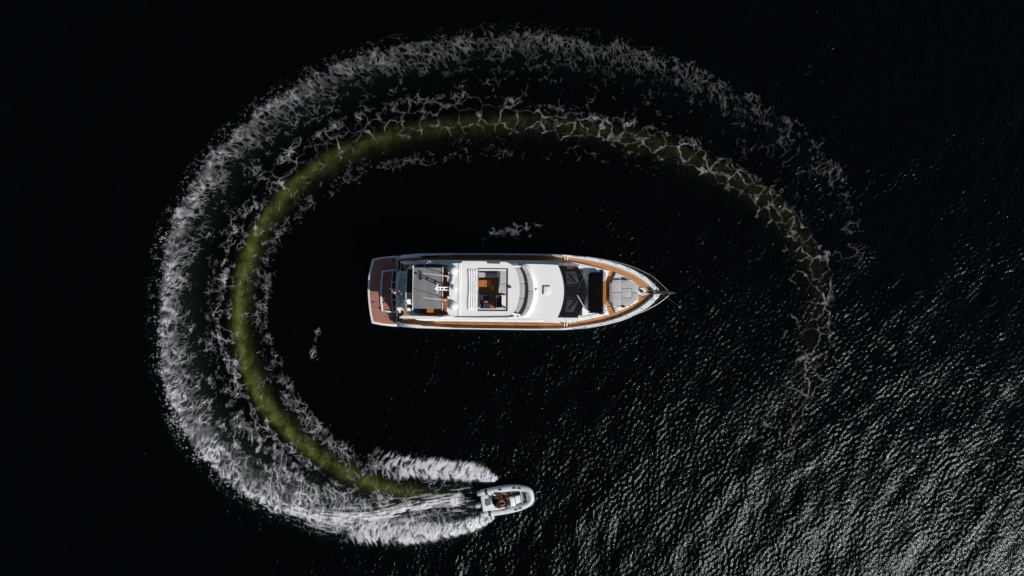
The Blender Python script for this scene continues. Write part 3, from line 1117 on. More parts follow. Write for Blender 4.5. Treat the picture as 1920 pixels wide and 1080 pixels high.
aft_tr = [(1063, 57.6), (1076, 56.2), (1090, 53.6), (1104, 50.8), (1116, 48), (1130, 44.5), (1142.5, 41.2), (1135.5, 20.5)]
yp('trunk', prism(outline(aft_tr, 2.45), 1.74, 2.45, 0.03, 2), 'gelcoat')
fore_tr = [(1146.5, 18.5), (1155, 37.3), (1168, 32), (1182, 25), (1190, 20), (1197.5, 14)]
yp('trunk', prism(outline(fore_tr, 2.45), 1.80, 2.45, 0.03, 2), 'gelcoat')
# sunken teak passage between them
cor = [(1136, 20), (1143, 41.5), (1155, 37.5), (1147, 18.5)]
# black covered seat back
x0, x1, y0, y1 = rect(1104.5, 1130.5, 510.3, 585.5, 3.0)
c = 0.14
pts = [(x0 + c, y0), (x1 - .05, y0), (x1, y0 + .05), (x1, y1 - .05), (x1 - .05, y1), (x0 + c, y1), (x0, y1 - c), (x0, y0 + c)]
rows = []
bm = prism(pts, 2.46, 3.02, 0.07, 3)
yp('seat_cover', bm, 'vinyl_black')
for py0, py1 in ((511.5, 526.3), (569.8, 584.5)):
    x0, x1, y0, y1 = rect(1130.8, 1139.0 if py0 < 540 else 1138.5, py0, py1, 2.75)
    bm = prism([(x0, y0), (x1 - (.16 if py0 > 540 else 0.0), y0), (x1 - (.0 if py0 > 540 else 0.16), y1), (x0, y1)] if False else [(x0, y0), (x1 - .1, y0), (x1 - .1, y1), (x0, y1)], 2.46, 2.72, 0.03)
    yp('seat_cushion', bm, 'cushion_grey')
x0, x1, y0, y1 = rect(1130.8, 1136.6, 526.8, 569.5, 2.75)
yp('teak_table', box(x0, x1, y0, y1, 2.66, 2.72, 0.015), 'wood_varnish')
# sunpad cushions
def cushion(name, pts, z0, z1, mat='cushion_grey', bev=0.014):
    return yp(name, prism(pts, z0, z1, bev, 3), mat)


zc = 2.64
for a, b_ in ((524.5, 547.6), (548.2, 571.8)):
    x0, x1, y0, y1 = rect(1147.2, 1165.3, a, b_, zc)
    ch = 0.22
    if a < 530:
        pts = [(x0, y0), (x1, y0), (x1, y1), (x0 + ch * .5, y1), (x0, y1 - ch)]
    else:
        pts = [(x0 + ch * .5, y0), (x1, y0), (x1, y1), (x0, y1), (x0, y0 + ch)]
    cushion('sunpad_cushion', pts, 2.455, zc + 0.04)
A = lambda a, b_: lq(a, b_, zc)
cushion('sunpad_cushion', [A(1166, 540.3), A(1166, 525.5), A(1180, 525.5), A(1197, 534.5), A(1197, 548.2), A(1184.8, 548.2), A(1184.8, 540.3)], 2.455, zc)
cushion('sunpad_cushion', [A(1166, 558.6), A(1184.8, 558.6), A(1184.8, 549.0), A(1197, 549.0), A(1197, 562.5), A(1181, 571.5), A(1166, 571.5)], 2.455, zc)
cushion('sunpad_cushion', [A(1166, 541), A(1184.2, 541), A(1184.2, 558), A(1166, 558)], 2.455, zc)
# backrest lip in shade and its rails
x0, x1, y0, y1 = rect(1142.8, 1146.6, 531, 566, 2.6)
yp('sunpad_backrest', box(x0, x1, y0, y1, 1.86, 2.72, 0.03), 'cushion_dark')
for py in (524.0, 573.0):
    p0, p1, p2 = lq3(1149, py, 2.55), lq3(1165, py, 2.62), lq3(1183, py, 2.55)
    yp('grab_rail', tube([p0, p1, p2], 0.022, 6), 'steel_dark')
for a, b_ in ((1169.8, 522.3), (1169.2, 575.0), (1128.5, 508.0), (1127, 587.8)):
    x, y = lq(a, b_, 2.5)
    bm = box(x - .11, x + .11, y - .07, y + .07, 2.44, 2.53, 0.02)
    bm2 = bmesh.new()
    box(x - .15, x + .15, y - .03, y + .03, 2.50, 2.56, 0.02, bm=bm)
    o = yp('cup_holder', bm, 'black_plastic')
    for s in (-1, 1):
        yy = box(x + s * .05 - .025, x + s * .05 + .025, y - .02, y + .02, 2.555, 2.575)
        q_ = yp('cup_insert', yy, 'steel'); q_.parent = o
p0, p1 = lq3(1104, 586.5, 2.5), lq3(1135, 586.8, 2.5)
yp('grab_rail', tube([p0, p1], 0.025, 6), 'steel_dark')

# windlass, chain channel, anchor
zc = zd(1204) + 0.02
x, y = lq(1204, 546.7, zc + .1)
wl = yp('windlass', lathe([(0.31, zc - .02), (0.31, zc + .03), (0.28, zc + .06), (0, zc + .06)], x, y, 24), 'gelcoat')
o = yp('windlass_drum', lathe([(0.13, zc + .06), (0.13, zc + .12), (0.08, zc + .15), (0.08, zc + .22), (0.12, zc + .25), (0.10, zc + .29), (0, zc + .29)], x - .04, y + .02, 16), 'steel_dark'); o.parent = wl
for dy in (0.13, -0.13):
    yp('channel_rail', box(x + .25, lx(1229, 2.1), y + dy - .035 - .04, y + dy + .035 - .04, zc - .01, zc + .05, .01), 'gelcoat')
# chain links
bm = bmesh.new()
for k in range(13):
    cx = x + 0.12 + k * 0.075
    lnk = [(cx + .045 * math.cos(t), y - .04 - .03 * k / 12 + (.022 * math.sin(t) if k % 2 else 0), zc + .05 + (0 if k % 2 else .022 * math.sin(t))) for t in [2 * math.pi * i / 8 for i in range(8)]]
    tube(lnk, 0.010, 5, bm=bm, closed=True)
yp('anchor_chain', bm, 'steel_dark')
ax0, ay = lq(1234, 549.0, 2.7)
bm = box(ax0 - .35, ax0 + .62, ay - .10, ay - .07, 2.62, 2.86, .01)
box(ax0 - .35, ax0 + .62, ay + .07, ay + .10, 2.62, 2.86, .01, bm=bm)
yp('bow_roller', bm, 'steel_dark')
an = yp('anchor', tube([(ax0 - .1, ay, 2.80), (ax0 + .75, ay, 2.78), (ax0 + 1.05, ay, 2.62)], [.035, .04, .05], 6), 'steel_dark')
bm = prism([(ax0 + .72, ay), (ax0 + .86, ay - .13), (ax0 + 1.16, ay - .05), (ax0 + 1.36, ay), (ax0 + 1.12, ay + .07), (ax0 + .86, ay + .15)], lambda X_, Y_: 2.58 - .5 * abs(Y_ - ay), lambda X_, Y_: 2.66 - .5 * abs(Y_ - ay), .01)
o = yp('anchor_fluke', bm, 'steel_dark'); o.parent = an
# spray line / jackstaff leaning over the bow
p0, p1 = lq3(1239.5, 550.0, 2.95), lq3(1273.5, 575.0, 3.9)
js = yp('jackstaff', tube([p0, p1], [0.022, 0.014], 6), 'steel')
b_ = lathe([(0, p1[2] - .05), (.05, p1[2] - .02), (.06, p1[2] + .03), (.03, p1[2] + .07), (0, p1[2] + .08)], p1[0], p1[1], 10)
o = yp('jackstaff_light', b_, 'steel'); o.parent = js

# ---------------------------------------------------------------- bow rails
zr = 3.45
rail_pts = {1: [(1100, 481.5), (1130, 486), (1167, 494.0), (1190, 502), (1208, 510), (1223, 518), (1238, 531), (1253, 546)],
            -1: [(1100, 614.0), (1130, 608.5), (1153, 603), (1179, 594.5), (1200, 586.5), (1215, 580.0), (1236, 568), (1254, 554)]}
for s in (1, -1):
    pts = [lq3(a, b_, zr) for a, b_ in rail_pts[s]]
    dense = catmull(pts, 0.3)
    x_e, y_e = dense[0][0] - 0.9, s * hw(68.0, 2.6)
    full = [(x_e, y_e, zs(1090) + .02)] + [tuple(p) for p in dense]
    rl = yp('bow_rail', tube(full, 0.021, 8), 'rail_steel')
    for k in range(0, len(dense), max(1, len(dense) // 5)):
        p = dense[k]
        fpx = 960 + (p[0] + YROOT.x) * 24 / (1 - zr / CAM_H)
        fpx = min(fpx, 1234)
        b0 = (lx(fpx, 2.7) - .1, s * max(hw(tab(SHEER, fpx), 2.6) - .09, 0.05), zs(fpx) + .02)
        o = yp('stanchion', tube([b0, tuple(p)], 0.018, 6), 'steel_dark'); o.parent = rl
    pts2 = [(a * .5 + c_[0] * .5, b__ * .5 + c_[1] * .5, 3.1) for (a, b__, _), c_ in zip([(lx(min(960 + (p[0] + YROOT.x) * 24 / (1 - zr / CAM_H), 1236), 2.7), s * max(hw(tab(SHEER, min(960 + (p[0] + YROOT.x) * 24 / (1 - zr / CAM_H), 1236)), 2.6) - .05, .05), 0) for p in dense], dense)]
    o = yp('lower_rail', tube(pts2, 0.012, 6), 'steel_dark'); o.parent = rl
    # low side rail along the bulwark
    pts = [(lx(p, 2.6), s * hw(tab(SHEER, p) - 2.0, 2.6), zs(p) + .28) for p in (850, 900, 950, 1000, 1050)]
    o = yp('side_rail', tube([(pts[0][0] - .2, pts[0][1], zs(845) + .02)] + pts + [(pts[-1][0] + .2, pts[-1][1], zs(1055) + .02)], 0.02, 6), 'steel')
    for p in (868, 905, 942, 980, 1018):
        q_ = yp('rail_post', tube([(lx(p, 2.6), s * hw(tab(SHEER, p) - 2.0, 2.6), zs(p) + .02), (lx(p, 2.6), s * hw(tab(SHEER, p) - 2.0, 2.6), zs(p) + .28)], 0.016, 6), 'steel_dark')
        q_.parent = o
    # white gate posts and step across the side deck
    for p in (1058.6, 1063.2):
        zz = zd(p)
        yp('deck_step', box(lx(p, zz) - .035, lx(p, zz) + .035, min(s * hw(57.5, zz), s * hw(66, zz)), max(s * hw(57.5, zz), s * hw(66, zz)), zz + .004, zz + .12, .01), 'gelcoat')

# ---------------------------------------------------------------- stern: platform, transom, stairs
zp = 0.52
pl_out = [lq(a, b_, zp) for a, b_ in ((757, 479.5), (735, 480.0), (715, 482.2), (698, 485.3), (693.5, 502), (690.3, 522), (689.3, 545), (690.5, 567), (693.2, 587), (697, 606.3), (715, 609.8), (735, 612.0), (757, 613.0))]
yp('swim_platform', prism(pl_out, 0.12, zp, 0.03, 2), 'gelcoat')
tk = [lq(a, b_, zp) for a, b_ in ((743.5, 485), (740.5, 483.0), (720, 484.2), (701.8, 487.8), (697.5, 503), (694.4, 522), (693.4, 545), (694.6, 567), (697.2, 586), (700.5, 602.8), (718, 606.4), (740.5, 608.4), (743.5, 606))]
yp('platform_deck', prism(tk, zp - .02, zp + .012), 'teak_platform')
# raised white frame of the lifting part
A = lambda a, b_: lq(a, b_, .62)
outer = [A(745, 504.5), A(716.2, 507.6), A(714.2, 525), A(713.0, 546), A(713.7, 568), (A(716.0, 584.6)), A(745, 587.5)]
inner = [A(745, 507.2), A(718.8, 510.0), A(716.9, 526), A(715.8, 546), A(716.5, 567), A(718.6, 581.8), A(745, 584.8)]
bm = bmesh.new()
vo = [[bm.verts.new((x, y, z_)) for x, y in outer] for z_ in (zp + .005, zp + .16)]
vi = [[bm.verts.new((x, y, z_)) for x, y in inner] for z_ in (zp + .005, zp + .16)]
for i in range(len(outer) - 1):
    bm.faces.new((vo[0][i], vo[0][i + 1], vo[1][i + 1], vo[1][i]))
    bm.faces.new((vi[0][i], vi[0][i + 1], vi[1][i + 1], vi[1][i]))
    bm.faces.new((vo[1][i], vo[1][i + 1], vi[1][i + 1], vi[1][i]))
yp('platform_frame', bm, 'gelcoat')
for a, b_ in ((699.3, 566.5), (719.5, 566.5), (738, 597.0), (711.5, 577.3), (737, 488)):
    x, y = lq(a, b_, zp)
    yp('deck_fitting', box(x - .07, x + .07, y - .06, y + .06, zp + .008, zp + .03, .008), 'black_plastic')
# transom with three dark panes
ts = []
for py in (508.5, 528.7, 529.3, 562.2, 562.8, 583.8):
    bow_ = 3.0 * (1 - ((py - 546) / 38.0) ** 2)
    ts.append((py, lq3(737.0 - bow_, py, 0.66), lq3(744.5 - bow_ * .6, py, 1.98)))
for k in (0, 2, 4):
    A_ = [np.array(ts[k][1]) + (np.array(ts[k + 1][1]) - np.array(ts[k][1])) * i / 4 for i in range(5)]
    B_ = [np.array(ts[k][2]) + (np.array(ts[k + 1][2]) - np.array(ts[k][2])) * i / 4 for i in range(5)]
    yp('transom_window', solid(strip([tuple(a) for a in A_], [tuple(a) for a in B_]), 0.03), 'glass_dark')
pts = [(px_, py_, pz_ + .03) for _, (px_, py_, pz_), _ in ts]
yp('transom_frame', tube(pts, 0.035, 6), 'gelcoat')
for k in (1, 3):
    a = np.array(ts[k][1]); c_ = np.array(ts[k][2])
    yp('transom_frame', tube([tuple(a + (0, 0, .04)), tuple(c_ + (0, 0, .04))], 0.03, 6), 'gelcoat')
x0 = lx(746, 1.8)
yp('transom_wall', box(x0 + .12, x0 + .22, -hw(41, 1.8), hw(41, 1.8), .3, 1.97, .01), 'gelcoat')
# stairs either side
for s in (1, -1):
    n = 5
    for k in range(n):
        p0 = 744.5 + 5.4 * k
        z1 = 0.52 + (1.70 - 0.52) * (k + 1) / n
        yy = sorted((s * hw(42.5, z1), s * hw(60, z1)))
        st = yp('stair_tread', box(lx(p0, z1), lx(p0 + 5.6, z1) + (.0), yy[0], yy[1], z1 - .26, z1, .0), 'teak_platform')
        o = yp('tread_nosing', box(lx(p0, z1) - .02, lx(p0, z1) + .045, yy[0] + .04, yy[1] - .04, z1 - .02, z1 + .012), 'gelcoat'); o.parent = st
    # quarter moulding with its vent and cleat
    q0 = [(743, 60.5), (752, 61), (775, 62.5), (800, 64.5), (828, 67)]
    vent_y = s * hw(66.0, 2.4)
    yp('quarter_vent', prism([(lx(787, 2.4), vent_y - s * .10), (lx(798, 2.4), vent_y - s * .16), (lx(824, 2.4), vent_y - s * .03), (lx(824, 2.4), vent_y + s * .03), (lx(795, 2.4), vent_y + s * .0)][::s], 2.36, 2.50, .01), 'vinyl_black' if s > 0 else 'steel_dark')
    x, y = lx(748, 1.95), s * hw(62.2, 1.95)
    cl = tube([(x - .16, y, 2.08), (x, y, 2.10), (x + .16, y, 2.08)], [.018, .028, .018], 6)
    tube([(x - .05, y, 1.9), (x - .05, y, 2.09)], .02, 6, bm=cl)
    tube([(x + .05, y, 1.9), (x + .05, y, 2.09)], .02, 6, bm=cl)
    yp('mooring_cleat', cl, 'steel_dark')

# ---------------------------------------------------------------- flybridge
ZF = 4.10
fly = [(760.0, 0.01), (760.4, 20), (761.5, 38), (766, 44), (775, 50), (800, 51.5), (900, 52), (950, 51.5), (968, 49.5), (982, 42), (992, 30), (998, 15), (1000, 0.01)]
fo = [(lx(p, ZF), hw(h, ZF)) for p, h in fly] + [(lx(p, ZF), -hw(h, ZF)) for p, h in reversed(fly)]
flo = yp('flybridge_deck', prism(fo, 3.90, ZF, 0.02), 'gelcoat')
tkf = [(777.5, 42), (800, 46.5), (900, 47.5), (955, 46.5), (968, 40)]
o = yp('flybridge_sole', prism(outline(tkf, ZF), ZF - .01, ZF + .012), 'teak_fly'); o.parent = flo
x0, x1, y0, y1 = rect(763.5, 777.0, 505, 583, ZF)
yp('aft_shade_strip', box(x0, x1, y0, y1, ZF + .001, ZF + .016), 'rubber')  # dark strip laid over the white deck to stand in for shade
# side coamings with pointed aft wings
for s in (1, -1):
    a = [(749.0, 52.6), (752, 53.8), (775, 54.4), (838, 55.0), (900, 55.2), (950, 54), (966, 51.5)]
    b_ = [(966, 48.3), (950, 49.8), (900, 50.6), (838, 50.0), (775, 48.6), (756, 48.4), (749.5, 50.5)]
    pts = [(lx(p, 4.7), s * hw(h, 4.7)) for p, h in a + b_]
    yp('side_coaming', prism(pts, 3.6, lambda X_, Y_: 4.72 - 0.12 * max(0.0, min(1.0, (lx(800, 4.7) - X_) / 2.2)) ** 1.5, 0.03, 3), 'gelcoat')
    # the lower wing that shades the side deck
    a = [(776, 52.5), (784, 56), (796, 57.2), (830, 57.4), (900, 57.4), (960, 57.3), (1020, 57.0)]
    b_ = [(1020, 54.5), (960, 54.8), (900, 55.0), (830, 54.6), (784, 52)]
    pts = [(lx(p, 3.5), s * hw(h, 3.5)) for p, h in a + b_]
    yp('roof_overhang', prism(pts, 3.28, lambda X_, Y_: 3.45 + 0.30 * (1 - min(1, abs(abs(Y_) - hw(52, 3.5)) / hw(8, 3.5))), 0.02), 'gelcoat')


# curved front: sunpad, black windscreen, outer pad
def arcpt(pe, pt, half, t, z, ex=.6):
    p = pe + (pt - pe) * (1 - min(1, t * t)) ** ex
    return (lx(p, z), -t * hw(half, z))


def crescent(in_, out, t0, t1, n=13):
    ti = [t0 + (t1 - t0) * i / (n - 1) for i in range(n)]
    return [in_(t) for t in ti] + [out(t) for t in reversed(ti)]


za = 4.42
zi = lambda t: arcpt(952, 972.0, 47.5, t, za)
zl = lambda t: arcpt(968, 988.0, 47.8, t, za)
ze = lambda t: arcpt(971.5, 990.5, 48.6, t, za)
zo = lambda t: arcpt(977, 1000.2, 49.0, t, za)
for t0, t1 in ((-.97, -.30), (-.29, .29), (.30, .97)):
    yp('lounge_cushion', prism(crescent(zi, zl, t0, t1), ZF + .005, za, 0.03, 2), 'cushion_grey')
for t0, t1 in ((-.97, -.66), (-.65, -.005), (.005, .65), (.66, .97)):
    yp('visor_cushion', prism(crescent(ze, zo, t0, t1), ZF - .03, za - .08, 0.03, 2), 'cushion_grey')
ti = arc_t(41)
# fairing under the outer pad
A_ = [(*zo(t * .995), ZF + .26) for t in ti]
B_ = [(lx(960 + (960 + 0) * 0, 4.0) * 0 + zo(t * .995)[0] + 0.34, zo(t * .995)[1] * 1.04, 4.004) for t in ti]
yp('front_fairing', strip(A_, B_), 'gelcoat')
A_ = [(*arcpt(969.5, 988.8, 48.2, t, 4.4), 4.36) for t in ti]
B_ = [(*arcpt(968.5, 988.0, 48.0, t, 4.5), 4.52) for t in ti]
ws = yp('flybridge_windscreen', solid(strip(A_, B_), 0.03), 'glass_smoke')
B2 = [(x, y, z + .015) for x, y, z in B_]
o = yp('windscreen_rail', tube(B2, 0.028, 6), 'black_plastic'); o.parent = ws
o = yp('windscreen_seal', tube([(x, y, z + .02) for x, y, z in A_], 0.045, 6), 'black_plastic'); o.parent = ws

# furniture under the sunroof
x0, x1, y0, y1 = rect(893, 932, 505, 520, 4.6)
sf = yp('sofa', box(x0, x1, y0, y1, ZF + .015, 4.50, .04), 'gelcoat')
for a, b_ in ((893, 907.8), (908.4, 919.5), (920, 931.5)):
    X0, X1, _, _ = rect(a, b_, 505, 520, 4.6)
    o = yp('sofa_cushion', box(X0, X1, y0 + .02, y1 - .22, 4.505, 4.62, .03), 'cushion_grey'); o.parent = sf
o = yp('sofa_back', box(x0, x1, y1 - .2, y1 + .05, 4.45, 4.95, .05), 'vinyl_navy'); o.parent = sf
x0, x1, y0, y1 = rect(932.4, 934.8, 505, 519.5, 4.7)
o = yp('sofa_arm', box(x0, x1, y0, y1, ZF + .015, 4.78, .03), 'gelcoat'); o.parent = sf
x0, x1, y0, y1 = rect(935.2, 951.5, 504, 549.5, 4.55)
ch = yp('chaise', box(x0, x1, y0, y1, ZF + .015, 4.42, .03), 'gelcoat')
for a, b_ in ((504.2, 532.2), (532.8, 549.2)):
    _, _, Y0, Y1 = rect(935.2, 951.5, a, b_, 4.55)
    o = yp('chaise_cushion', box(x0 + .01, x1 - .01, Y0, Y1, 4.425, 4.56, .03), 'cushion_grey'); o.parent = ch
x0, x1, y0, y1 = rect(893, 909, 525.2, 537.8, 4.75)
tb = yp('folding_table', box(x0, x1, y0, y1, 4.68, 4.74, .01), 'wood_varnish')
X0, X1, _, _ = rect(909.3, 920, 525, 538, 4.75)
o = yp('table_leaf', box(X0, X1, y0, y1, 4.675, 4.735, .01), 'wood_varnish'); o.parent = tb
o = yp('table_leg', tube([((x0 + X1) / 2, (y0 + y1) / 2, ZF + .01), ((x0 + X1) / 2, (y0 + y1) / 2, 4.68)], .06, 10), 'steel'); o.parent = tb
# helm console
x0, x1, y0, y1 = rect(929.5, 949, 553.5, 578.5, 4.9)
hc = yp('helm_console', box(x0 + .05, x1, y0, y1, ZF + .015, 4.80, .05), 'gelcoat')
o = yp('helm_panel', box(x0 + .08, x1 - .32, y0 + .05, y1 - .06, 4.79, 4.93, .04), 'vinyl_black'); o.parent = hc
o = yp('helm_screen', box(x0 + .12, x0 + .30, y0 + .25, y1 - .35, 4.925, 4.94), 'glass_dark'); o.parent = hc
o = yp('panel_seam', box(x1 - .50, x1 - .48, y0 + .05, y1 - .05, 4.925, 4.94), 'steel'); o.parent = hc
lev = box(x0 + .02, x0 + .20, y1 - .20, y1 - .02, 4.90, 4.99, .02)
o = yp('throttle_base', lev, 'gelcoat'); o.parent = hc
o = yp('throttle_lever', lathe([(.045, 4.99), (.045, 5.06), (0, 5.07)], x0 + .11, y1 - .11, 10), 'black_plastic'); o.parent = hc
wy_ = (y0 + y1) / 2 - .12
ringp = [(x0 - .06 + .10 * math.cos(t), wy_ + .20 * math.sin(t), 4.86 + .14 * math.cos(t)) for t in [2 * math.pi * i / 16 for i in range(16)]]
o = yp('steering_wheel', tube(ringp, .018, 6, closed=True), 'black_plastic'); o.parent = hc
for py0, py1 in ((553.0, 564.2), (568, 579)):
    x0, x1, y0, y1 = rect(903, 919.5, py0, py1, 4.75)
    hs = yp('helm_seat', box(x0 + .10, x1, y0, y1, 4.62, 4.76, .06, 3), 'vinyl_navy')
    o = yp('seat_back', box(x0 - .06, x0 + .12, y0 + .02, y1 - .02, 4.66, 5.30, .06, 3), 'vinyl_navy'); o.parent = hs
    o = yp('seat_post', tube([((x0 + x1) / 2, (y0 + y1) / 2, ZF + .01), ((x0 + x1) / 2, (y0 + y1) / 2, 4.63)], .08, 10), 'steel_dark'); o.parent = hs
x0, x1, y0, y1 = rect(893, 899.5, 551, 578.5, 4.8)
yp('wet_bar', box(x0, x1, y0, y1, ZF + .015, 4.9, .03), 'gelcoat')
# furniture under and beside the grey awning
x0, x1, y0, y1 = rect(778, 799, 575, 586.8, 4.6)
gr = yp('covered_grill', box(x0, x1, y0, y1, ZF + .015, 4.62, .05), 'vinyl_black')
o = yp('grill_handle', tube([(x0 + .15, y0 + .12, 4.66), (x1 - .35, y0 + .18, 4.66)], .015, 6), 'steel'); o.parent = gr
x0, x1, y0, y1 = rect(800.5, 813, 574, 586.0, 4.6)
yp('side_table', box(x0, x1, y0, y1, 4.50, 4.58, .02), 'wood_varnish')
yp('table_post', tube([((x0 + x1) / 2, (y0 + y1) / 2, ZF + .01), ((x0 + x1) / 2, (y0 + y1) / 2, 4.5)], .05, 8), 'steel')
x0, x1, y0, y1 = rect(778, 832, 497, 511, 4.5)
yp('aft_sofa', box(x0, x1, y0, y1, ZF + .015, 4.46, .05), 'vinyl_navy')
x0, x1, y0, y1 = rect(786, 815, 522, 560, 4.7)
yp('dining_table', box(x0, x1, y0, y1, 4.72, 4.78, .02), 'wood_varnish')
yp('table_post', tube([((x0 + x1) / 2, (y0 + y1) / 2, ZF + .01), ((x0 + x1) / 2, (y0 + y1) / 2, 4.72)], .07, 8), 'steel')
# cockpit below: white curved bench, dark gap, pale deck, then the flybridge's aft rail
ZK = 2.05
yp('cockpit_deck', prism([lq(753.2 - 3.6 * (1 - t * t), 545 + t * 37, ZK) for t in arc_t(11)] + [lq(790, 582, ZK), lq(790, 508, ZK)], 1.62, ZK, .01), 'gelcoat_matte')
bo = [lq(741.6 + 2.2 * t * t, 545 + t * 37.5, 2.4) for t in arc_t(15)]
bi = [lq(752.0 - 4.6 * (1 - t * t), 545 + t * 34.5, 2.4) for t in reversed(arc_t(15))]
yp('aft_bench', prism(bo + bi, 1.90, 2.40, .05, 3), 'gelcoat_matte')
rail = [lq3(762.6 + 1.6 * t * t, 544 + t * 39, 4.90) for t in arc_t(15)]
fr_ = yp('aft_rail', tube(rail, .018, 6), 'steel')
for t in (-1, -.5, 0, .5, 1):
    o = yp('rail_post', tube([lq3(763.2 + 1.6 * t * t, 544 + t * 38, 4.1), lq3(762.6 + 1.6 * t * t, 544 + t * 39, 4.90)], .014, 6), 'steel'); o.parent = fr_

# ---------------------------------------------------------------- hardtop with its open sunroof
ZH = 6.25
hx = lambda p: lx(p, ZH)
hh = lambda p: hw(p, ZH)
front = [arcpt(957, 974.6, 47.8, t, ZH, .62) for t in arc_t(21)]
ho = [(hx(838), hh(40)), (hx(842), hh(47.5)), (hx(862), hh(50.0)), (hx(900), hh(49.6)), (hx(945), hh(48.4))] + [(x, y) for x, y in front] + [(hx(945), -hh(48.4)), (hx(900), -hh(49.6)), (hx(862), -hh(50.0)), (hx(842), -hh(47.5)), (hx(838), -hh(40)), (hx(842.5), -hh(20)), (hx(842.5), hh(20))]
hx0, hx1, hy = hx(896.5), hx(951.5), hh(39.4)
hole = [(hx0, -hy), (hx1, -hy), (hx1, hy), (hx0, hy)]
ht = yp('hardtop', prism(ho, 6.03, ZH, 0.0, holes=[hole]), 'gelcoat', angle=30)
bm = bmesh.new()
e_ = .045
box(hx0 - .02, hx1 + .03, hy - .03, hy + .03, ZH + .002, ZH + .02, bm=bm)
box(hx0 - .02, hx1 + .03, -hy - .03, -hy + .03, ZH + .002, ZH + .02, bm=bm)
box(hx1 - .03, hx1 + .03, -hy + .031, hy - .031, ZH + .002, ZH + .02, bm=bm)
box(hx0 - .02, hx0 + .03, -hy + .031, hy - .031, ZH + .002, ZH + .02, bm=bm)
o = yp('sunroof_seal', bm, 'rubber'); o.parent = ht
bm = bmesh.new()
box(hx0, hx1, hy - .14, hy - .032, ZH - .14, ZH - .06, bm=bm)
box(hx0, hx1, -hy + .032, -hy + .14, ZH - .14, ZH - .06, bm=bm)
box(hx1 - .12, hx1 - .002, -hy + .141, hy - .141, ZH - .14, ZH - .06, bm=bm)
o = yp('sunroof_track', bm, 'gelcoat'); o.parent = ht
# folded canvas, uneven pleats
n, mrow = 49, 25
rows = []
for i in range(n):
    u = i / (n - 1)
    rw = []
    for j in range(mrow):
        v = -1 + 2 * j / (mrow - 1)
        wv = 0.05 * math.sin(3 * v + 1.3) + 0.04 * math.sin(7 * v + .4) + .03 * v
        zf = ZH + .03 + .085 * abs(math.sin(math.pi * (u * 4.5 + wv * 2.0))) ** .8 * (1 - .35 * u)
        if i in (0, n - 1) or j in (0, mrow - 1):
            zf = ZH + .006
        rw.append((hx(877.5 + (896.3 - 877.5) * u + (1.1 * math.sin(4 * v + 1) * (1 - u))), v * hh(39.2 + .4 * math.sin(9 * u)), zf))
    rows.append(rw)
yp('folded_sunroof', grid_mesh(rows), 'canvas_white', angle=80)
# raised rim across the roof, front light
yp('roof_rib', box(hx(859.5), hx(864.0), -hh(49), hh(49), ZH + .001, ZH + .05, .02, 3), 'gelcoat')
x, y = lq(956.5, 538.2, 6.4)
sl_ = yp('roof_light', box(x - .20, x + .08, y - .07, y + .07, ZH + .002, ZH + .16, .03), 'steel_dark')
sl_.rotation_euler = (0, 0, 0)
# hardtop legs
for s in (1, -1):
    for a, b_, c_, d_ in ((845, 862, 820, 846), (958, 962, 970, 976)):
        top_ = [(lx(a, 6.05), 6.05), (lx(b_, 6.05), 6.05)]
        bot_ = [(lx(c_, 4.6), 4.55), (lx(d_, 4.6), 4.55)]
        yo = s * hw(47.0 if a < 900 else 44.5, 6.05)
        yb = s * hw(50.5 if a < 900 else 45.5, 4.55)
        bm = bmesh.new()
        V = []
        for dy in (-.05, .05):
            V.append([bm.verts.new((top_[0][0], yo + dy, top_[0][1])), bm.verts.new((top_[1][0], yo + dy, top_[1][1])), bm.verts.new((bot_[1][0], yb + dy, bot_[1][1])), bm.verts.new((bot_[0][0], yb + dy, bot_[0][1]))])
        bm.faces.new(V[0]); bm.faces.new(list(reversed(V[1])))
        for k in range(4):
            bm.faces.new((V[0][k], V[0][(k + 1) % 4], V[1][(k + 1) % 4], V[1][k]))
        yp('hardtop_leg', soft(bm, .02), 'gelcoat')

# satellite domes
for a, b_ in ((850.7, 506.8), (850.0, 573.6)):
    x, y = lq(a, b_, 6.55)
    r = .315
    pf = [(.20, ZH), (.20, ZH + .06), (r, ZH + .12)] + [(r * math.cos(t), ZH + .20 + r * 1.05 * math.sin(t)) for t in [math.pi / 2 * k / 8 for k in range(9)]]
    yp('satellite_dome', lathe(pf, x, y, 28), 'gelcoat', angle=50)
# radar scanner
zr_ = 6.72
p0, p1 = lq3(857.0, 520.0, zr_), lq3(846.6, 559.5, zr_)
pa, pb = Vector(p0), Vector(p1)
dr = (pb - pa)
nrm = Vector((-dr.y, dr.x, 0)).normalized() * .075
bm = bmesh.new()
V = [[bm.verts.new(q_ + nrm * sg + Vector((0, 0, zz))) for q_, sg in ((pa, 1), (pb, 1), (pb, -1), (pa, -1))] for zz in (-.06, .06)]
bm.faces.new(V[0]); bm.faces.new(list(reversed(V[1])))
for k in range(4):
    bm.faces.new((V[0][k], V[0][(k + 1) % 4], V[1][(k + 1) % 4], V[1][k]))
rd = yp('radar_scanner', soft(bm, .035, 2), 'gelcoat_matte')
mx_ = (pa + pb) / 2
o = yp('radar_pedestal', lathe([(.20, ZH), (.20, ZH + .1), (.13, ZH + .2), (.11, zr_ - .06), (0, zr_ - .06)], mx_.x, mx_.y, 16), 'gelcoat'); o.parent = rd
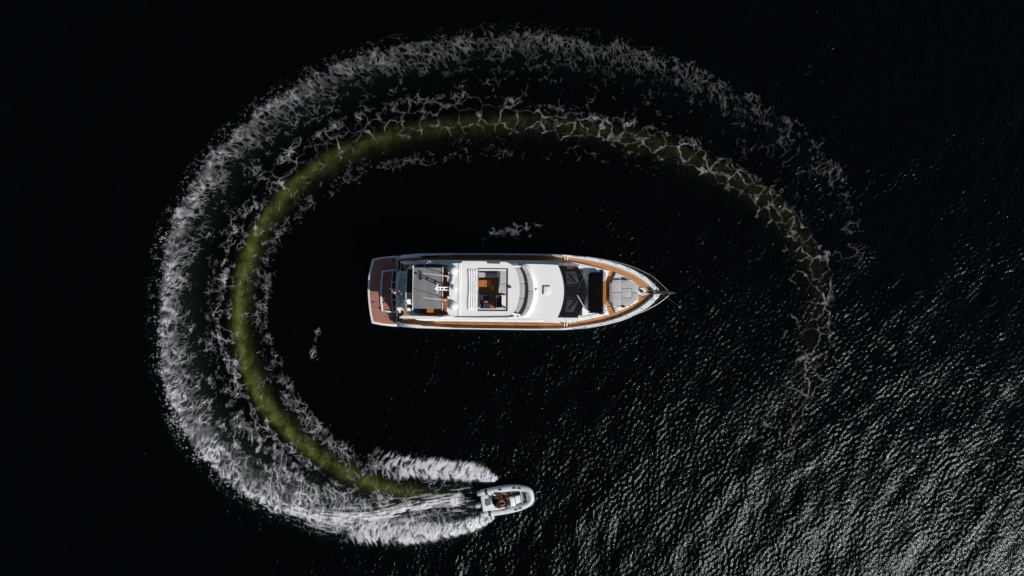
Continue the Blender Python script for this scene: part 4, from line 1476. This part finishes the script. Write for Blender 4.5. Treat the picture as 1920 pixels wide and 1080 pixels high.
# leaning twin mast with crosstrees
mb, mt_ = lq3(841, 541.5, 6.28), lq3(816.5, 540.5, 7.55)
mast = empty('mast_pivot', (0, 0, 0)) if False else None
bm = bmesh.new()
for dy in (.10, -.10):
    tube([(mb[0], mb[1] + dy, mb[2] - .05), (mt_[0], mt_[1] + dy * .8, mt_[2])], [.045, .035], 8, bm=bm)
ms = yp('mast', bm, 'gelcoat')
for f, wdt in ((.35, .13), (.62, .14), (.86, .30)):
    c_ = [mb[k] + (mt_[k] - mb[k]) * f for k in range(3)]
    o = yp('crosstree', box(c_[0] - .05, c_[0] + .05, c_[1] - wdt, c_[1] + wdt, c_[2] - .03, c_[2] + .03, .012), 'gelcoat'); o.parent = ms
for dy, rr_ in ((.24, .06), (-.24, .06), (0, .075)):
    f = .86 if dy else 1.0
    c_ = [mb[k] + (mt_[k] - mb[k]) * f for k in range(3)]
    o = yp('mast_light', lathe([(rr_ * .7, c_[2] + .02), (rr_, c_[2] + .05), (rr_, c_[2] + .13), (rr_ * .5, c_[2] + .17), (0, c_[2] + .17)], c_[0], c_[1] + dy, 10), 'gelcoat'); o.parent = ms
# whip antennas
for a, b_ in (((838.5, 517.8), (794, 512.4)), ((837.5, 563.2), (792.5, 557.8))):
    p0, p1 = lq3(*a, 6.30), lq3(*b_, 7.10)
    an_ = yp('whip_antenna', tube([p0, p1], [.022, .010], 6), 'gelcoat')
    o = yp('antenna_base', tube([p0, tuple(Vector(p0) + (Vector(p1) - Vector(p0)) * .10)], .035, 8), 'gelcoat'); o.parent = an_
# pads beside the scanner
for py in (522, 560):
    x0, x1, y0, y1 = rect(839, 848.5, py - 4.5, py + 6.5, 6.3)
    yp('arch_step', box(x0, x1, y0, y1, ZH + .001, ZH + .045, .015), 'gelcoat')

# ---------------------------------------------------------------- grey awning
ZB = 5.92
x0, x1, y0, y1 = rect(775.5, 827.0, 501.5, 579.0, ZB)
rows = []
for i in range(13):
    u = i / 12
    rows.append([(x0 + (x1 - x0) * u, y0 + (y1 - y0) * j / 12, ZB + .05 * math.sin(math.pi * j / 12) - .012 * math.cos(math.pi * 4 * u)) for j in range(13)])
aw = yp('awning', solid(grid_mesh(rows), .012), 'canvas_grey', angle=60)
o = yp('awning_bar', tube([(x0 - .03, y0 - .10, ZB), (x0 - .03, y1 + .10, ZB)], .032, 8), 'gelcoat'); o.parent = aw
fx_ = lx(829.6, ZB)
o = yp('awning_bar', tube([(fx_, y0 - .10, ZB), (fx_, y1 + .12, ZB)], .030, 8), 'gelcoat'); o.parent = aw
for yy in (y0 - .06, y1 + .06):
    o = yp('awning_corner', lathe([(.06, ZB - .05), (.06, ZB + .05), (0, ZB + .06)], x0 - .03, yy, 10), 'gelcoat'); o.parent = aw
    o = yp('awning_pole', tube([(x0 - .03, yy, ZB), (x0 + .12, yy, ZF + .01)], .022, 8), 'steel'); o.parent = aw
    o = yp('awning_pole', tube([(fx_, yy, ZB), (lx(845, 6.1), yy * .95, 6.1)], .022, 8), 'steel'); o.parent = aw

# ---------------------------------------------------------------- loose things aboard
def deck_chair(px_, py_, lab):
    x, y = lq(px_, py_, 2.5)
    g = YROOT
    r_ = Matrix.Rotation(YAW, 3, 'Z') @ Vector((x, y, 0))
    e = empty('deck_chair', (g.x + r_.x, g.y + r_.y, ZK + .002), YAW + R(180))
    tag(e, lab, 'chair', 'deck chairs on the aft deck')
    obj('seat', box(-.20, .20, -.22, .22, .42, .46, .015), 'cushion_grey', e)
    obj('backrest', box(-.25, -.21, -.22, .22, .55, .86, .015), 'vinyl_navy', e)
    for sx in (-1, 1):
        for sy in (-1, 1):
            obj('leg', tube([(sx * .25, sy * .26, 0), (sx * .22, sy * .26, .44)], .016, 6), 'steel', e)
    for sy in (-1, 1):
        obj('armrest', tube([(-.25, sy * .27, .66), (.22, sy * .27, .64), (.23, sy * .27, .44)], .02, 6), 'gelcoat', e)
    return e


deck_chair(761.5, 527, 'grey folding chair in shade on the aft deck, nearer the port side')
deck_chair(761.5, 555.5, 'grey folding chair in shade on the aft deck, nearer the white towels')


def towel(py_, wid_, len_, lab):
    """a towel folded over the flybridge's aft rail"""
    t = (py_ - 544) / 39.0
    x, y = lq(762.6 + 1.6 * t * t, py_, 4.9)
    r_ = Matrix.Rotation(YAW, 3, 'Z') @ Vector((x, y, 0))
    rows = []
    for i in range(21):
        u = -1 + 2 * i / 20
        xx = math.copysign(min(abs(u) * len_, .05 + .30 * abs(u) * len_ ** .5 * 1.6), u)
        zz = .03 - .55 * max(0.0, abs(u) - .12) ** 1.15 * len_ * 1.6
        rows.append([(xx + .014 * math.sin(8 * u + 5 * v), wid_ * (v - .5) + .02 * math.sin(4 * u), zz + .012 * math.sin(9 * v + 3 * u)) for v in [j / 8 for j in range(9)]])
    o = obj('towel', solid(grid_mesh(rows), .012), 'canvas_white', None, angle=70)
    o.location = (YROOT.x + r_.x, YROOT.y + r_.y, 4.915)
    o.rotation_euler = (0, 0, YAW + R(6))
    return tag(o, lab, 'towel')


towel(566.5, .36, .26, 'sunlit wide white towel hung over the rail behind the grey awning')
towel(580.8, .20, .20, 'narrow white towel on the aft rail next to the starboard wing')

# ensign on its staff over the transom
sb, stp = P(746, 543.5, 2.4), P(730.5, 541.5, 4.5)
fl = empty('flag', (sb.x, sb.y, 2.39))
tag(fl, 'red and white striped flag with dark blue canton on the stern staff', 'flag')
lo_ = Vector((sb.x, sb.y, 2.39))
b0, b1 = Vector((0, 0, 0)), Vector((stp.x, stp.y, 4.5)) - lo_
obj('staff', tube([b0, b1], [.018, .013], 6), 'gelcoat', fl)
nst, nseg = 13, 10
hv = (b1 - b0).normalized()
a0 = b0 + (b1 - b0) * .92
fly_dir = Vector((.86, -.12, -.40)).normalized()
drop = Vector((.30, -.78, -.50)).normalized() * .44


def flag_pt(u, v):
    p = a0 + fly_dir * (.66 * u) + drop * v
    wv = .05 * math.sin(7 * u + 2 * v) * (0.3 + u)
    return p + Vector((.2, .6, .75)).normalized() * wv + Vector((0, 0, -.10 * u * u))


for k in range(nst):
    v0, v1 = k / nst, (k + 1) / nst
    u0 = .4 if k < 7 else 0.0
    rows = [[flag_pt(u0 + (1 - u0) * j / nseg, v) for j in range(nseg + 1)] for v in (v0, v1)]
    obj('stripe', solid(grid_mesh(rows), .004), 'flag_red' if k % 2 == 0 else 'canvas_white', fl)
rows = [[flag_pt(.4 * j / 6, 7 / 13 * i / 6) for j in range(7)] for i in range(7)]
obj('canton', solid(grid_mesh(rows), .004), 'flag_blue', fl)

# ================================================================== INFLATABLE BOAT
DR = R(9.5)
dpos = P(948.8, 933.6, 0.0)
rib = empty('inflatable_boat', (dpos.x, dpos.y, 0.02), DR)
tag(rib, 'pale grey inflatable boat with outboard motor turning below the yacht', 'boat')


def dp(name, bm, mat, parent=rib, **k):
    return obj(name, bm, mat, parent, **k)


# hull below the tubes
prof_ = [(-1.95, .66), (-1.0, .70), (0, .70), (.9, .62), (1.5, .45), (1.95, .18)]
rows = []
for x, h in prof_:
    lift = .0 if x < .9 else (x - .9) * .28
    sec = [(x, h, .36 + lift * .4), (x, h * .9, .10 + lift), (x, 0, -.22 + lift * 1.2)]
    rows.append(sec + [(a, -b_, c) for a, b_, c in reversed(sec[:-1])])
bm = grid_mesh(rows)
bm.verts.ensure_lookup_table()
bm.faces.new([bm.verts[i] for i in range(5)])
bm.faces.new([bm.verts[len(bm.verts) - 5 + i] for i in range(5)])
dp('hull', bm, 'gelcoat')
# tubes: each side, then the blunt bow section
tp = []
half_path = [(-2.12, .74), (-1.95, .765), (-1.55, .79), (-1.0, .815), (-.3, .83), (.4, .81), (1.0, .74), (1.45, .62), (1.70, .52)]
for s in (1, -1):
    pts, rr_ = [], []
    dense = catmull([(x, s * y, .44 + .16 * max(0, (x + .2) / 2) ** 2) for x, y in half_path], .12)
    for p in dense:
        pts.append(tuple(p))
        rr_.append(.255 * min(1.0, .40 + 1.3 * max(0, (p[0] + 2.13)) ** .7) * (1 - .04 * max(0, p[0])))
    t_ = dp('side_tube', tube(pts, rr_, 18), 'hypalon', angle=60)
    # strap, handles, rubbing strip
    for xs in (-1.43,):
        i = int(np.argmin([abs(p[0] - xs) for p in dense]))
        o = dp('black_band', tube([tuple(dense[i - 1] + (0.06, 0, 0)), tuple(dense[i + 1])], [rr_[i] + .006] * 2, 18), 'rubber'); o.parent = t_
    for xs in ((-.25, .80, 1.18) if s > 0 else (.62, 1.02)):
        i = int(np.argmin([abs(p[0] - xs) for p in dense]))
        q_ = dense[i]
        hbm = box(q_[0] - .12, q_[0] + .12, q_[1] + s * .03 - .045, q_[1] + s * .03 + .045, q_[2] + rr_[i] - .03, q_[2] + rr_[i] + .035, .02)
        o = dp('grab_handle', hbm, 'steel_dark'); o.parent = t_
    dn = [(p[0], p[1] + s * (r_ - .01), p[2] - .03) for p, r_ in zip(dense, rr_)][3:]
    o = dp('rubbing_strip', tube(dn, .028, 6), 'cowl'); o.parent = t_
bow = catmull([(1.56, .575, .55), (1.74, .49, .575), (1.88, .34, .60), (1.935, .16, .60), (1.945, 0, .60), (1.935, -.16, .60), (1.88, -.34, .60), (1.74, -.49, .575), (1.56, -.575, .55)], .08)
dp('bow_tube', tube([tuple(p) for p in bow], [.235] * len(bow), 16), 'hypalon', angle=60)
dp('bow_step', box(1.56, 1.76, -.30, .30, .60, .79, .03), 'pad_grey')
dp('floor', prism([(-1.0, .60), (.35, .58), (.35, -.58), (-1.0, -.58)], .10, .20), 'dinghy_floor')
dp('foredeck_floor', prism([(.352, .60), (1.2, .50), (1.5, .34), (1.5, -.34), (1.2, -.5), (.352, -.60)], .12, .22), 'dinghy_floor_dark')
# aft moulding with black trim
aft = [(-1.86, .62), (-1.2, .66), (-.98, .66), (-1.0, .20), (-1.05, -.10), (-.86, -.42), (-.1, -.50), (-.05, -.62), (-.8, -.70), (-1.86, -.66)]
am = dp('aft_moulding', prism(aft, .16, .60, .03, 2), 'gelcoat')
x_ = [(-1.88, .64), (-1.2, .68), (-.55, .70), (-.45, .55)]
o = dp('edge_trim', tube([(a, b_, .62) for a, b_ in [(-.38, .50), (-.50, .69), (-1.2, .69), (-1.90, .60), (-1.92, 0), (-1.90, -.66), (-.8, -.72), (-.02, -.64), (.0, -.38)]], .035, 6), 'rubber'); o.parent = am
o = dp('edge_trim', tube([(-.97, .68, .62), (-1.0, .20, .62), (-1.04, -.10, .62), (-.84, -.43, .62), (-.1, -.52, .62)], .025, 6), 'rubber'); o.parent = am
o = dp('aft_cushion', prism([(-1.55, .30), (-1.15, .32), (-1.12, -.12), (-1.5, -.22), (-1.62, -.1)], .60, .66, .02), 'pad_blue_grey'); o.parent = am
dp('side_seat', prism([(-.94, .68), (-.55, .66), (-.42, .40), (-.90, .42)], .20, .56, .03), 'gelcoat')
dp('seat_vent', box(-.90, -.52, .585, .64, .555, .575), 'steel_dark')
dp('dry_bag', tube([(-.86, .36, .50), (-.72, .16, .44)], [.09, .08], 10), 'cloth_black')
dp('helm_bench', box(-.96, -.62, -.40, .06, .20, .52, .05), 'vinyl_black')
# console with small windscreen
cs = dp('console', prism([(.06, .12), (.44, .16), (.66, .12), (.66, -.50), (.06, -.50)], .20, .82, .05, 2), 'gelcoat')
o = dp('console_screen', solid(strip([(.30, .10, .82), (.34, -.18, .82), (.30, -.46, .82)], [(.18, .08, 1.04), (.22, -.18, 1.04), (.18, -.44, 1.04)]), .012), 'glass_dark'); o.parent = cs
o = dp('console_dash', box(.05, .20, -.42, .06, .80, .845, .02), 'cowl'); o.parent = cs
ringp = [(-.02 + .07 * math.cos(t), -.18 + .16 * math.sin(t), .80 + .13 * math.cos(t)) for t in [2 * math.pi * i / 16 for i in range(16)]]
o = dp('steering_wheel', tube(ringp, .016, 6, closed=True), 'black_plastic'); o.parent = cs
o = dp('wheel_hub', tube([(-.02, -.18, .80), (.08, -.18, .76)], .03, 8), 'steel_dark'); o.parent = cs
dp('bow_seat', prism([(.70, .12), (1.16, .16), (1.20, -.40), (.70, -.50)], .22, .52, .04, 2), 'canvas_white')
dp('seat_rail', tube([(1.18, .50, .60), (1.22, 0, .60), (1.18, -.48, .60)], .03, 6), 'gelcoat')
dp('bow_cushion', prism([(1.26, .44), (1.52, .32), (1.52, -.28), (1.26, -.42)], .30, .58, .03, 2), 'pad_blue_grey')
dp('bow_line', tube([(1.22, .47, .60), (1.45, .40, .63), (1.56, .30, .66), (1.56, -.3, .66), (1.22, -.47, .60)], .018, 6), 'rubber')
# outboard
ob = dp('outboard_cowl', prism([(-2.42, .10), (-2.30, .17), (-2.05, .18), (-1.93, .12), (-1.93, -.12), (-2.05, -.18), (-2.30, -.17), (-2.42, -.10)], .62, 1.06, .08, 4), 'cowl', angle=60)
o = dp('outboard_leg', prism([(-2.32, .05), (-2.0, .07), (-2.0, -.07), (-2.32, -.05)], -.55, .64, .02), 'steel_dark'); o.parent = ob
o = dp('outboard_bracket', box(-2.02, -1.84, -.14, .14, .25, .70, .02), 'steel_dark'); o.parent = ob
o = dp('cowl_badge', box(-2.20, -2.02, -.05, .05, 1.055, 1.066), 'gelcoat'); o.parent = ob


# ------------------------------------------------------------------ people
def skinned(chains, radii, root=0, sub=2):
    """joints joined by edges, grown to one skin"""
    me = bpy.data.meshes.new('body')
    me.from_pydata([tuple(v) for v in chains[0]], chains[1], [])
    o = bpy.data.objects.new('tmp_body', me)
    C.objects.link(o)
    md = o.modifiers.new('skin', 'SKIN')
    md.use_smooth_shade = True
    for i, r in enumerate(radii):
        me.skin_vertices[0].data[i].radius = (r, r) if not isinstance(r, tuple) else r
        me.skin_vertices[0].data[i].use_root = (i == root)
    s_ = o.modifiers.new('sub', 'SUBSURF')
    s_.levels = sub
    s_.render_levels = sub
    dg = bpy.context.evaluated_depsgraph_get()
    out = bpy.data.meshes.new_from_object(o.evaluated_get(dg))
    bpy.data.objects.remove(o)
    out.materials.clear()
    return out


def person(loc, rz, lab, J, shirt, shorts, hair, long_hair=False):
    """J: joint name -> local position, seat at the origin"""
    e = empty('person', loc, rz)
    tag(e, lab, 'person')
    V, E, Rr, ix = [], [], [], {}

    def add(nm, p, r, par=None):
        ix[nm] = len(V)
        V.append(p)
        Rr.append(r)
        if par is not None:
            E.append((ix[par], ix[nm]))

    add('pelvis', J['pelvis'], .125)
    add('waist', J['waist'], .115, 'pelvis')
    add('chest', J['chest'], (.155, .125), 'waist')
    add('neck', J['neck'], .058, 'chest')
    add('head0', J['head0'], .085, 'neck')
    add('head1', J['head1'], .098, 'head0')
    add('head2', J['head2'], .070, 'head1')
    hd = (Vector(J['head2']) - Vector(J['head0'])).normalized()
    for s in ('l', 'r'):
        add('sh' + s, J['sh' + s], .062, 'chest')
        add('el' + s, J['el' + s], .045, 'sh' + s)
        add('wr' + s, J['wr' + s], .030, 'el' + s)
        d_ = (Vector(J['wr' + s]) - Vector(J['el' + s])).normalized()
        sd = d_.cross(Vector((0, 0, 1)))
        sd = sd.normalized() if sd.length > .1 else Vector((0, 1, 0))
        palm = Vector(J['wr' + s]) + d_ * .07
        add('pa' + s, tuple(palm), (.040, .022), 'wr' + s)
        for k, (off, ln) in enumerate(((-.030, .060), (-.010, .075), (.010, .070), (.030, .052))):
            k0 = palm + d_ * .035 + sd * off
            add(f'f{k}{s}', tuple(k0), .0095, 'pa' + s)
            k1 = k0 + d_ * ln * .55 + Vector((0, 0, -.012))
            add(f'g{k}{s}', tuple(k1), .009, f'f{k}{s}')
            k2 = k1 + d_ * ln * .25 + Vector((0, 0, -.030))
            add(f'h{k}{s}', tuple(k2), .008, f'g{k}{s}')
        tb_ = palm - d_ * .02 + sd * (.045 if s == 'l' else -.045)
        add('th' + s, tuple(tb_), .011, 'pa' + s)
        add('ti' + s, tuple(tb_ + d_ * .045 + Vector((0, 0, -.02))), .0095, 'th' + s)
        add('hi' + s, J['hi' + s], .095, 'pelvis')
        add('kn' + s, J['kn' + s], .062, 'hi' + s)
        add('an' + s, J['an' + s], .038, 'kn' + s)
        add('to' + s, J['to' + s], .034, 'an' + s)
    me = skinned((V, E), Rr, 0, 1)
    o = link('body', me, 'skin', e)
    # face: nose, eyes, ears, mouth sit on the head
    fw = Vector(J['face']).normalized()
    hc = Vector(J['head1'])
    sdv = hd.cross(fw).normalized()
    bm = tube([tuple(hc + fw * .085 + hd * .015), tuple(hc + fw * .122 - hd * .02)], [.010, .017], 8)
    q_ = obj('nose', bm, 'skin', e)
    for sg in (1, -1):
        c0 = hc + fw * .088 + sdv * sg * .034 + hd * .015
        obj('eye', tube([tuple(c0 - fw * .01), tuple(c0 + fw * .006)], [.014, .010], 8), 'cloth_black', e)
        c0 = hc + sdv * sg * .094
        obj('ear', tube([tuple(c0 - hd * .03), tuple(c0 + hd * .03)], [.016, .020], 8), 'skin', e)
    c0 = hc + fw * .086 - hd * .05
    obj('mouth', tube([tuple(c0 - sdv * .024), tuple(c0 + sdv * .024)], .007, 6), 'cloth_maroon', e)
    # hair cap
    b = bmesh.new()
    bmesh.ops.create_uvsphere(b, u_segments=18, v_segments=12, radius=.113)
    back_ = -fw
    for v in list(b.verts):
        n_ = v.co.normalized()
        if n_.dot(fw) > .35 and n_.dot(hd) < .45:
            b.verts.remove(v)
    for v in b.verts:
        jit = .006 * math.sin(40 * v.co.x + 31 * v.co.y) + .004 * math.sin(57 * v.co.z)
        v.co = v.co * (1 + jit * 6)
        if long_hair and v.co.dot(hd) < 0 and v.co.dot(back_) > .02:
            v.co += -hd * .10 + back_ * .02
        v.co += hc + hd * .018 + back_ * .012
    obj('hair', b, hair, e, angle=80)
    # clothes follow the body a little outside it
    if shirt:
        vs = [J['pelvis'], J['waist'], J['chest'], J['shl'], J['shr'],
              tuple(Vector(J['shl']).lerp(Vector(J['ell']), .6)), tuple(Vector(J['shr']).lerp(Vector(J['elr']), .6))]
        me = skinned((vs, [(0, 1), (1, 2), (2, 3), (2, 4), (3, 5), (4, 6)]), [.135, .128, (.168, .138), .074, .074, .062, .062], 0, 1)
        link('shirt', me, shirt, e)
    vs = [J['pelvis'], tuple(Vector(J['pelvis']).lerp(Vector(J['waist']), .35)), J['hil'], J['hir'],
          tuple(Vector(J['hil']).lerp(Vector(J['knl']), .62)), tuple(Vector(J['hir']).lerp(Vector(J['knr']), .62))]
    me = skinned((vs, [(0, 1), (0, 2), (0, 3), (2, 4), (3, 5)]), [.142, .136, .108, .108, .088, .088], 0, 1)
    link('shorts', me, shorts, e)
    return e


def dloc(x, y, z):
    v = Matrix.Rotation(DR, 3, 'Z') @ Vector((x, y, 0))
    return (dpos.x + v.x, dpos.y + v.y, z + .02)


J1 = dict(pelvis=(0, 0, .12), waist=(.03, 0, .30), chest=(.10, 0, .50), neck=(.15, 0, .68), head0=(.18, 0, .75), head1=(.20, 0, .83), head2=(.20, 0, .90), face=(1, .1, -.1),
          shl=(.11, .19, .60), ell=(.30, .26, .40), wrl=(.52, .14, .36), shr=(.11, -.19, .60), elr=(.30, -.25, .40), wrr=(.52, -.12, .36),
          hil=(.08, .10, .10), knl=(.48, .14, .14), anl=(.50, .15, -.28), tol=(.64, .16, -.31), hir=(.08, -.10, .10), knr=(.48, -.15, .14), anr=(.50, -.16, -.28), tor=(.64, -.18, -.31))
person(dloc(-.72, -.17, .53), DR, 'person seated at the helm of the inflatable boat, bare arms on the wheel', J1, 'cloth_black', 'cloth_black', 'hair_brown')
J2 = dict(pelvis=(0, 0, .12), waist=(.02, -.01, .30), chest=(.05, -.03, .50), neck=(.08, -.05, .68), head0=(.10, -.06, .75), head1=(.12, -.07, .83), head2=(.12, -.07, .90), face=(.9, -.4, -.1),
          shl=(.04, .17, .60), ell=(.20, .26, .40), wrl=(.40, .20, .26), shr=(.08, -.21, .60), elr=(.24, -.26, .40), wrr=(.42, -.14, .26),
          hil=(.08, .09, .10), knl=(.46, .10, .20), anl=(.78, .10, -.06), tol=(.92, .12, -.02), hir=(.08, -.10, .10), knr=(.46, -.06, .22), anr=(.80, -.02, -.06), tor=(.94, .0, -.02))
person(dloc(-.42, .30, .30), DR, 'person in maroon sitting low beside the helm with legs stretched towards the bow', J2, 'cloth_maroon', 'cloth_black', 'hair_brown', True)
